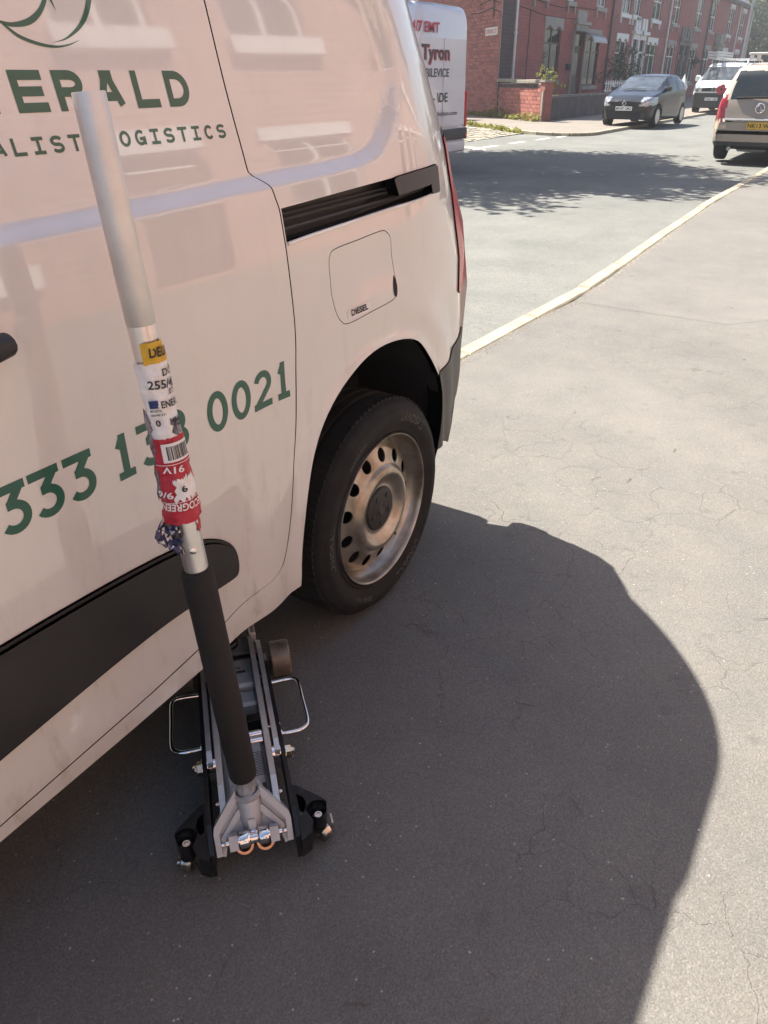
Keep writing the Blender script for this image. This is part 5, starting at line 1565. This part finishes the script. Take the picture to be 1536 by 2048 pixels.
# local frame: x forwards (under the van), y to the left, z up
def both(name, m, fn, smooth=35, **kw):
    out = []
    for s in (1, -1):
        b = MB(); fn(b, s); out.append(b.obj(name, m, jk, smooth=smooth, **kw))
    return out
def platepoly(pts, y0, y1):
    return pts, Matrix(((1, 0, 0, 0), (0, 0, -1, 0), (0, 1, 0, 0), (0, 0, 0, 1))), -y1, -y0
def plate_xz(b, pts, y0, y1):
    b.prism(pts, -y1, -y0, VERT)
SIDE = [(-.035, .030), (-.030, .085), (.02, .112), (.20, .112), (.34, .095), (.50, .085), (.545, .070), (.545, .030), (.50, .018), (.05, .020)]
def side(b, s): plate_xz(b, SIDE, *(sorted((s * .0785, s * .0875))))
plates = both('side_plate', BLACKMETAL, side, 0)
ORAIL = [(.165, .068), (.165, .122), (.19, .132), (.50, .128), (.545, .118), (.555, .085), (.54, .055), (.20, .060)]
def orail(b, s): plate_xz(b, ORAIL, *(sorted((s * .0655, s * .0765))))
both('outer_rail', ALU, orail, 0)
IRAIL = [(.02, .060), (.03, .115), (.09, .135), (.40, .140), (.55, .130), (.590, .128), (.592, .085), (.56, .060)]
def irail(b, s): plate_xz(b, IRAIL, *(sorted((s * .0470, s * .0590))))
rails = both('inner_rail', ALU, irail, 0)
tips = MB()
for s in (1, -1): tips.box(.548, .592, s * .060 - .008, s * .060 + .008, .105, .140, bev=.003)
tips.obj('rail_tip', ALU, jk, smooth=0)
def spacer(b, s): b.cyl((.180, s * .0585, .100), (.180, s * .0780, .100), .017, 20)
both('pivot_spacer', CHROME, spacer)
def nut(b, s):
    m = tr(.180, s * .0880, .095) @ rotx(-math.pi / 2 * s)
    b.lathe([(.0135, 0), (.0155, .0015), (.0155, .011), (.0125, .0135), (.0085, .0135), (.0085, .017), (.006, .021), (0, .021)], m @ rotz(.3), 6)
    b.lathe([(.019, 0), (.019, .0015)], m, 20)
both('pivot_nut', ZINC, nut, 20)
# pump body and ram
pb_ = MB(); pb_.box(.055, .235, -.046, .046, .035, .112, bev=.010); pb_.box(.050, .10, -.030, .030, .112, .124, bev=.004)
pump = pb_.obj('pump_body', mat('pump_grey', (.42, .44, .46), .4, metal=.2, var=.1, scale=12), jk)
k = MB()
for i in range(16):
    k.box(.115 + i * .0042, .1165 + i * .0042, -.041, -.041 + random.choice((.016, .022, .025)), .1122, .1124)
k.box(.075, .095, -.038, -.020, .1122, .1125); k.obj('pump_label', INK, pump, smooth=0)
k = MB()
for x in (.212, .232): k.cyl((x, -.044, .112), (x, .030, .112), .0085, 14)
k.obj('hydraulic_fitting', CHROME, jk)
k = MB(); k.cyl((.235, 0, .075), (.42, 0, .07), .018, 18); k.obj('ram', CHROME, jk)
k = MB(); k.box(.235, .33, -.047, .047, .030, .060, bev=.004); k.obj('base_tray', BLACKMETAL, jk)
k = MB(); k.cyl((.300, -.0485, .085), (.300, .0485, .085), .0035, 10); k.cyl((.515, -.078, .09), (.515, .078, .09), .011, 12); k.obj('tie_rod', BLACKMETAL, jk)
# front casting with its stamped block
k = MB()
k.box(.345, .395, -.048, .048, .055, .096, bev=.007); k.box(.398, .440, -.048, .048, .062, .108, bev=.007); k.box(.443, .505, -.048, .048, .060, .100, bev=.005)
fb = k.obj('front_casting', mat('casting_pale', (.62, .61, .58), .5, metal=.15, var=.12, scale=14, bmp=.15, bscale=160), jk)
k = MB(); plane_text(k, 'CE', (.485, .020, .1006), (0, -1, 0), (1, 0, 0), .012, None, .02); plane_text(k, '3 TON', (.466, .022, .1006), (0, -1, 0), (1, 0, 0), .010, None, .01); k.tube([(.455, -.03, .1), (.455, .022, .1)], .0035, 6); k.obj('casting_print', INK, fb, smooth=0, fix=False)
k = MB(); k.prism([(.52, -.048), (.585, -.048), (.565, .048), (.535, .048)], .092, .104); k.obj('lift_pad_arm', ALU, jk, smooth=0)
k = MB(); k.lathe([(.0, .132), (.030, .132), (.034, .128), (.034, .118), (.02, .115), (.02, .10)], tr(.55, .01, 0), 24); k.obj('lift_pad', BLACKMETAL, jk)
def froll(b, s):
    m = tr(.545, s * .098, .047) @ rotx(-math.pi / 2 * s)
    b.lathe([(.010, -.018), (.010, 0), (.044, 0), (.047, .003), (.047, .047), (.044, .050), (.016, .050), (.014, .046), (0, .046)], m, 32)
both('front_roller', mat('worn_roller', (.33, .28, .22), .5, metal=.5, var=.25, scale=20, bmp=.3, bscale=90), froll)
def grab(b, s):
    P = [(.418, s * .086, .082), (.420, s * .125, .082), (.416, s * .143, .082), (.400, s * .151, .082), (.34, s * .152, .082), (.285, s * .153, .082), (.262, s * .150, .082), (.250, s * .138, .082), (.246, s * .12, .082), (.246, s * .086, .082)]
    b.tube([tuple(p) for p in catmull(P, 5)], .0052, 12)
both('carry_handle', CHROME, grab)
# rear castor brackets
def bracket(b, s):
    outer_ = [(.098, .0885), (.092, .100), (.052, .142), (.042, .150)] + [(.020 + .0265 * math.cos(rad(a)), .131 + .0265 * math.sin(rad(a))) for a in range(50, -80, -20)] + [(.0, .118), (-.028, .108), (-.040, .0885)]
    z0, z1 = .034, .085
    # ring round the castor bolt
    hole = [(.020 + .0165 * math.cos(rad(a)), .131 + .0165 * math.sin(rad(a))) for a in range(0, 360, 20)]
    tri = [(.073, .0945), (.060, .107), (.044, .111), (.026, .105), (.016, .0945)]
    o2 = resample(outer_, .004); h2 = np.array(hole); t2 = resample(tri, .003)
    pts = []; ed = []
    for l in (o2, h2, t2):
        o = len(pts); pts += [tuple(p) for p in l]; ed += [(o + i, o + (i + 1) % len(l)) for i in range(len(l))]
    r = delaunay_2d_cdt([Vector(p) for p in pts], ed, [], 0, 1e-7)
    V2 = np.array([tuple(v) for v in r[0]]); F = np.array([list(f) for f in r[2]]); c = V2[F].mean(1)
    kp = inside(c[:, 0], c[:, 1], o2) & ~inside(c[:, 0], c[:, 1], h2) & ~inside(c[:, 0], c[:, 1], t2)
    F = F[kp]; n = len(V2)
    b.add([(x, y * s, z1) for x, y in V2] + [(x, y * s, z0) for x, y in V2], F.tolist() + (F[:, ::-1] + n).tolist())
    for l in (o2, h2, t2):
        m = len(l)
        b.add([(x, y * s, z1) for x, y in l] + [(x, y * s, z0) for x, y in l], [(i, (i + 1) % m, m + (i + 1) % m, m + i) for i in range(m)])
    b.lathe([(.0172, z0 + .012), (0, z0 + .012)], tr(.020, .131 * s, 0), 18)
brs = both('castor_bracket', BLACKMETAL, bracket, 30)
def cbolt(b, s): b.lathe([(.0085, .062), (.0085, .072), (.0075, .0735), (.0045, .0735), (.004, .0715), (0, .0715)], tr(.020, .131 * s, 0), 20); b.lathe([(.012, .0622), (.012, .0645)], tr(.020, .131 * s, 0), 20)
both('castor_bolt', CHROME, cbolt)
def castor(b, s):
    m = tr(.020, (.138 if s < 0 else .131) * s, .022) @ rotz(-.5 * s) @ rotx(math.pi / 2)
    b.lathe([(.008, -.011), (.019, -.011), (.022, -.008), (.022, .008), (.019, .011), (.008, .011)], m, 28)
    b.box(-.012, .012, -.018, -.014, .02, .05, mtx=tr(.022, (.142 if s < 0 else .131) * s, 0)); b.box(-.012, .012, .014, .018, .02, .05, mtx=tr(.022, (.142 if s < 0 else .131) * s, 0))
    b.cyl((.020, .131 * s - .024, .022), (.020, .131 * s + .024, .022), .0055, 10)
both('castor', mat('castor_metal', (.72, .66, .58), .22, metal=1.0, var=.25, scale=60), castor)
# screws along the plates
sc = MB()
for s in (1, -1):
    for x, z in ((-.020, .045), (-.020, .062), (.016, .060), (.052, .060), (.074, .055), (.30, .06), (.25, .085)):
        m = tr(x, s * .0876, z) @ rotx(-math.pi / 2 * s)
        sc.lathe([(.0062, 0), (.0058, .003), (.004, .0042), (.0, .0042)], m, 12)
    for x in (.05, .23, .40):
        sc.lathe([(.0042, 0), (.0038, .002), (0, .0026)], tr(x, s * .0625, .128), 10)
sc.obj('screw', CHROME, jk, kind='stuff')
# handle yoke: cast A frame
HB = Vector((.052, .002, .135))                       # foot of the handle, jack frame
PT = Vector((-.862, -.106, 1.355)) - Vector((-.8815, -.235, 0))
HT = rotz(-JR) @ PT                                   # handle top, jack frame
AX = (HT - HB).normalized()
yk = MB()
ex = Vector((0, 1, 0)); ez = Vector((.60, .02, .80)).normalized(); ey = (ez.cross(ex)).normalized(); ex = ey.cross(ez).normalized()
YM = Matrix(((ex.x, ey.x, ez.x, HB.x), (ex.y, ey.y, ez.y, HB.y), (ex.z, ey.z, ez.z, HB.z), (0, 0, 0, 1)))
# ey points forwards or backwards: make local -y of the yoke face the viewer
# collar
CM = align(HB, AX)
yk.lathe([(.0225, -.045), (.0245, .004), (.0285, .008), (.0295, .013), (.0285, .018), (.0225, .018), (.0215, .010), (.0215, -.02)], CM, 36, cap=False)
A0 = [(.0235, .018), (.073, -.042), (.0755, -.055), (.0745, -.098), (.058, -.104), (.050, -.070), (-.050, -.070), (-.058, -.104), (-.0745, -.098), (-.0755, -.055), (-.073, -.042), (-.0235, .018)]
back = YM @ Matrix(((1, 0, 0, 0), (0, 0, 1, 0), (0, 1, 0, 0), (0, 0, 0, 1)))
def yprism(pts, d0, d1): yk.prism(pts, d0, d1, back)
SGN = -1 if (YM.to_3x3() @ Vector((0, 1, 0))).x > 0 else 1   # +d towards the viewer
def q(d): return SGN * d
yprism(A0, q(-.012), q(.006))
# raised rim and ribs in front of the web
RIM = [(.0235, .018), (.073, -.042), (.0755, -.055), (.0745, -.098), (.0635, -.098), (.0645, -.057), (.060, -.048), (.024, -.003)]
for s in (1, -1):
    yprism([(x * s, z) for x, z in RIM], q(.0062), q(.020))
    yprism([(.020 * s, -.018), (.026 * s, -.022), (.062 * s, -.066), (.062 * s, -.074), (.056 * s, -.074), (.018 * s, -.030)], q(.0064), q(.014))
    yprism([(.031 * s, -.060), (.048 * s, -.060), (.048 * s, -.088), (.031 * s, -.088)], q(.0066), q(.040))
yk.lathe([(.014, -.075), (.021, -.045), (.0245, -.01), (.0235, .004)], YM @ tr(0, q(.004), 0), 30)
yprism([(-.007, -.040), (.007, -.040), (.007, -.062), (-.007, -.062)], q(.0068), q(.030))
yoke = yk.obj('handle_yoke', CAST, jk, smooth=30)
sp = MB()
C0 = YM @ Vector((-.031, q(.033), -.072)); C1 = YM @ Vector((.031, q(.033), -.072))
sp.tube([C0.lerp(C1, t) for t in (0, .05, .06, .30, .34, .40, .60, .66, .70, .94, .95, 1)], [.009, .009, .0165, .0165, .0155, .0115, .0115, .0155, .0165, .0165, .009, .009], 28)
sp.lathe([(.0115, -.022), (.0115, .002), (.010, .004), (0, .004)], tr(*(YM @ Vector((0, q(.034), -.068)))) @ roty(-math.pi / 2.4), 22)
sp.obj('pump_spool', CHROME, jk)
pn = MB()
for s in (1, -1):
    c = YM @ Vector((.0485 * s, q(.030), -.074)); d = (YM.to_3x3() @ Vector((s, 0, 0)))
    pn.lathe([(.006, 0), (.006, .006), (.003, .007), (0, .007)], align(c, d), 12)
    pn.lathe([(.005, 0), (.005, .012), (.003, .013), (0, .013)], align(YM @ Vector((.058 * s, q(.010), -.080)), d), 12)
pn.obj('yoke_pin', CHROME, jk)
def brg(b, s):
    m = tr(.000, .0205 * s, .058) @ roty(-math.pi / 2 + .55)
    b.lathe([(.0190, -.010), (.0190, .004), (.0175, .006), (.0125, .006), (.0110, .002), (.0110, -.004)], m, 30, cap=False)
both('bearing', COPPER, brg)
bc = MB()
for s in (1, -1): bc.lathe([(.0109, -.012), (.0109, .001), (.006, .003), (0, .003)], tr(.000, .0205 * s, .058) @ roty(-math.pi / 2 + .55), 20)
bc.obj('bearing_hub', BLACKMETAL, jk, kind='stuff')
k = MB(); k.box(.012, .06, -.066, .066, .022, .050, bev=.008); k.obj('rear_cross_block', mat('cross_block', (.10, .10, .105), .45, metal=.3), jk)

# the long handle: tubes, foam sleeve, torn tyre labels
LEN_H = (HT - HB).length
def hp(t): return HB + AX * (LEN_H * t)
TSL0, TSL1, TJ = .044, .440, .769
k = MB(); k.tube([hp(-.015), hp(TJ)], [.0198, .0198], 40, cap=True); tube1 = k.obj('handle_tube', TUBE, jk)
k = MB()
pts = [hp(TJ), hp(TJ) + AX * .0015, hp(.9985), hp(1.0)]
k.tube(pts, [.0195, .0204, .0204, .0198], 40); k.obj('upper_tube', mat('knurled_tube', (.80, .78, .76), .36, metal=.75, var=.1, scale=16, bmp=.4, bscale=900), jk)
k = MB()
sl = [TSL0, TSL0 + .002, TSL0 + .006, .2, TSL1 - .006, TSL1 - .002, TSL1]
k.tube([hp(t) for t in sl], [.0215, .0252, .0268, .0272, .0268, .0250, .0215], 40); k.obj('foam_sleeve', FOAM, jk)
# frame round the tube: angle 0 faces the viewer
camj = rotz(-JR) @ (Vector((-1.5566, -.9591, 1.3693)) - Vector((-.8815, -.235, 0)))
view = camj - hp(.55); view = (view - AX * view.dot(AX)).normalized(); rgt = AX.cross(view).normalized()
def on_tube(a, t, r):
    """a: metres round the tube to the viewer's right, t: metres along from the foot"""
    ang = a / .0228
    return HB + AX * t + (view * math.cos(ang) + rgt * math.sin(ang)) * r
k = MB(); k.lathe([(.0062, -.002), (.0058, .0015), (.003, .0026), (0, .0026)], align(on_tube(.001, .475 * LEN_H, .0197), view), 16); k.obj('rivet', CHROME, tube1)
RW = .0228
def wrap(a0, a1, t0, t1, m, name, r=RW, jag=.0, crumple=.0017, na=26, seed=0, parent=None, shear=0.0, lift_=0.0, bulge=None):
    b = MB(); nt2 = max(3, int((t1 - t0) / .006)); V = []
    rg = np.random.default_rng(seed)
    e0 = rg.normal(size=na + 1) * jag; e1 = rg.normal(size=na + 1) * jag; s0 = rg.normal(size=nt2 + 1) * jag * .6; s1 = rg.normal(size=nt2 + 1) * jag * .6
    for i in range(nt2 + 1):
        for j in range(na + 1):
            u = j / na; w = i / nt2
            a = a0 + s0[i] + (a1 + s1[i] - a0 - s0[i]) * u
            t = t0 + e0[j] + (t1 + e1[j] - t0 - e0[j]) * w + shear * a
            rr = r + lift_ + (bulge(a, t) if bulge else 0) + crumple * (math.sin(a * 310 + t * 55) * .5 + math.sin(a * 130 - t * 160 + 2) * .6 + math.sin(t * 420 + a * 90) * .25)
            V.append(on_tube(a, t, rr))
    F = [(i * (na + 1) + j, i * (na + 1) + j + 1, (i + 1) * (na + 1) + j + 1, (i + 1) * (na + 1) + j) for i in range(nt2) for j in range(na)]
    b.add(V, F); return b.obj(name, m, parent or tube1, smooth=0, fix=False)
def BUL(a, t):
    d = max(0., (.66 * LEN_H - t) / (.14 * LEN_H))
    return .0105 * d ** 1.4 * (1.0 if a < 0 else max(.35, 1 - a / .035))
def tube_text(txt, a, t, size, m, width=None, turn=0.0, bold=.015, name='print', r=RW + .0022):
    v, f = text_geo(txt, size, bold)
    sx = 1 if width is None else width / v[:, 0].max()
    b = MB(); c, s = math.cos(turn), math.sin(turn)
    b.add([on_tube(a + (x * sx) * c - y * s, t + (x * sx) * s + y * c, r + BUL(a + (x * sx) * c - y * s, t + (x * sx) * s + y * c)) for x, y in v], f)
    return b.obj(name, m, tube1, smooth=0, fix=False)
def tube_rect(a0, a1, t0, t1, m, r=RW + .0018, name='print'):
    b = MB(); na = 8
    V = [on_tube(a0 + (a1 - a0) * j / na, tt, r + BUL(a0 + (a1 - a0) * j / na, tt)) for tt in (t0, t1) for j in range(na + 1)]
    b.add(V, [(j, j + 1, na + 2 + j, na + 1 + j) for j in range(na)]); return b.obj(name, m, tube1, smooth=0, fix=False)
Lh = LEN_H
# lengths along the handle of the printed bands (metres from its foot), from the photograph
T = lambda f: f * Lh
tY1, tY0 = T(.751), T(.726)
tW0 = T(.635)
tR0 = T(.521)
wrap(-.030, .040, tW0 - .006, tY0 + .002, WHITEFILM, 'white_label', seed=1, jag=.0005, bulge=BUL)
wrap(-.009, .036, tY0, tY1, YELLOWP, 'yellow_label_band', r=RW + .0006, seed=2, jag=.0005)
wrap(-.028, .044, tR0, tW0, REDP, 'red_label_band', r=RW + .0009, seed=3, jag=.0006, bulge=BUL)
wrap(.018, .05, T(.500), tR0 + .004, REDP, 'torn_label_strip', r=.0206, seed=7, jag=.003)
wrap(-.006, .030, T(.553), T(.583), WHITEFILM, 'torn_label_patch', r=RW + .0018, seed=5, jag=.003, bulge=BUL)
wrap(-.038, -.024, tR0 + .04, tW0 + .04, FOIL, 'torn_film_edge', r=RW + .001, seed=9, jag=.004, crumple=.002, bulge=BUL)
wrap(.012, .036, tW0 + .002, tW0 + .026, FOIL, 'torn_film_edge', r=RW + .001, seed=11, jag=.004, crumple=.0014)
tube_text('DEUI', .001, T(.7345), .0135, INK, .030, -.08, .03)
tube_text('DOT', .013, T(.7105), .0105, INK, None, -.04, .02)
tube_text('255/45', -.010, T(.698), .0125, INK, .046, -.10, .02)
tube_text('.07', .015, T(.6875), .008, INK)
tube_rect(-.014, -.001, T(.674), T(.6835), BLUEP)
tube_text('ENERG', .002, T(.6735), .0105, INK, .034, -.06, .02)
tube_text('MICHETTE', -.014, T(.6695), .0032, INK, .015); tube_text('265/40 Z21', -.014, T(.6645), .0032, INK, .020)
tube_text('0', -.010, T(.652), .0095, INK, None, 0, .03); tube_text('72', .014, T(.647), .010, INK, None, 0, .02)
tube_rect(-.010, .030, T(.605), T(.629), WHITEFILM, RW + .0030)
rg_ = np.random.default_rng(3); a = -.004
while a < .026:
    w_ = rg_.choice([.0006, .0011, .0016]); tube_rect(a, a + w_, T(.608), T(.6255), INK, RW + .0036); a += w_ + rg_.choice([.0007, .0012])
tube_text('91V', .013, T(.598), .0105, WHITEFILM, .026, math.pi - .10, .02, r=RW + .0034)
tube_rect(-.022, .036, T(.6015), T(.6023), WHITEFILM, RW + .0034)
tube_rect(-.022, .036, T(.5515), T(.5522), WHITEFILM, RW + .0034)
tube_text('ECOGREEN', .027, T(.5475), .0120, WHITEFILM, .050, math.pi - .10, .02, r=RW + .0036)
tube_text('9/6', -.006, T(.566), .0105, WHITEFILM, .020, math.pi - .1, .02, r=RW + .0036)
tube_text('6', .004, T(.564), .010, INK, None, .2, .03, r=RW + .0048)
# crumpled piece of film hanging beside the tube
hg = MB(); rg2 = np.random.default_rng(8); V = []; na, nt3 = 10, 16
for i in range(nt3 + 1):
    for j in range(na + 1):
        u = j / na; w_ = i / nt3
        wd = .010 + .030 * math.sin(math.pi * min(1, .15 + w_ * .9)) ** .8
        aa = -.020 - wd * u + .006 * w_
        p = on_tube(-.012, T(.528) - w_ * .066, .0225) - rgt * (wd * u) + view * (.008 * math.sin(u * 7 + w_ * 5) + rg2.normal() * .0028) + AX * (rg2.normal() * .0022)
        V.append(p)
FF_ = [(i * (na + 1) + j, i * (na + 1) + j + 1, (i + 1) * (na + 1) + j + 1, (i + 1) * (na + 1) + j) for i in range(nt3) for j in range(na)]
hg.v = [tuple(p) for p in V]; hg.f = FF_
hg.mi = [int(rg2.choice([0, 0, 1, 2, 2, 3])) for _ in FF_]
hg.obj('torn_wrapper', [FOIL, WHITEFILM, BLUEP, mat('dark_film', (.05, .045, .055), .25)], tube1, smooth=0, fix=False)
GLARE_HAZE = .0014
# ------------------------------------------------------------------ thin misty volume added in place of lens veiling glare
hz = MB(); hz.box(-40, 175, -60, 75, -1.2, 16.5)
hm = bpy.data.materials.new('glare_haze'); hm.use_nodes = True
hn_ = hm.node_tree; hn_.nodes.remove(hn_.nodes['Principled BSDF'])
pv = hn_.nodes.new('ShaderNodeVolumePrincipled'); pv.inputs['Color'].default_value = (.93, .95, 1.0, 1); pv.inputs['Density'].default_value = GLARE_HAZE; pv.inputs['Anisotropy'].default_value = .35
hn_.links.new(pv.outputs[0], hn_.nodes['Material Output'].inputs['Volume'])
hz.obj('glare_haze', hm, None, smooth=0, kind='stuff', label='thin veil added over the street in place of lens glare')
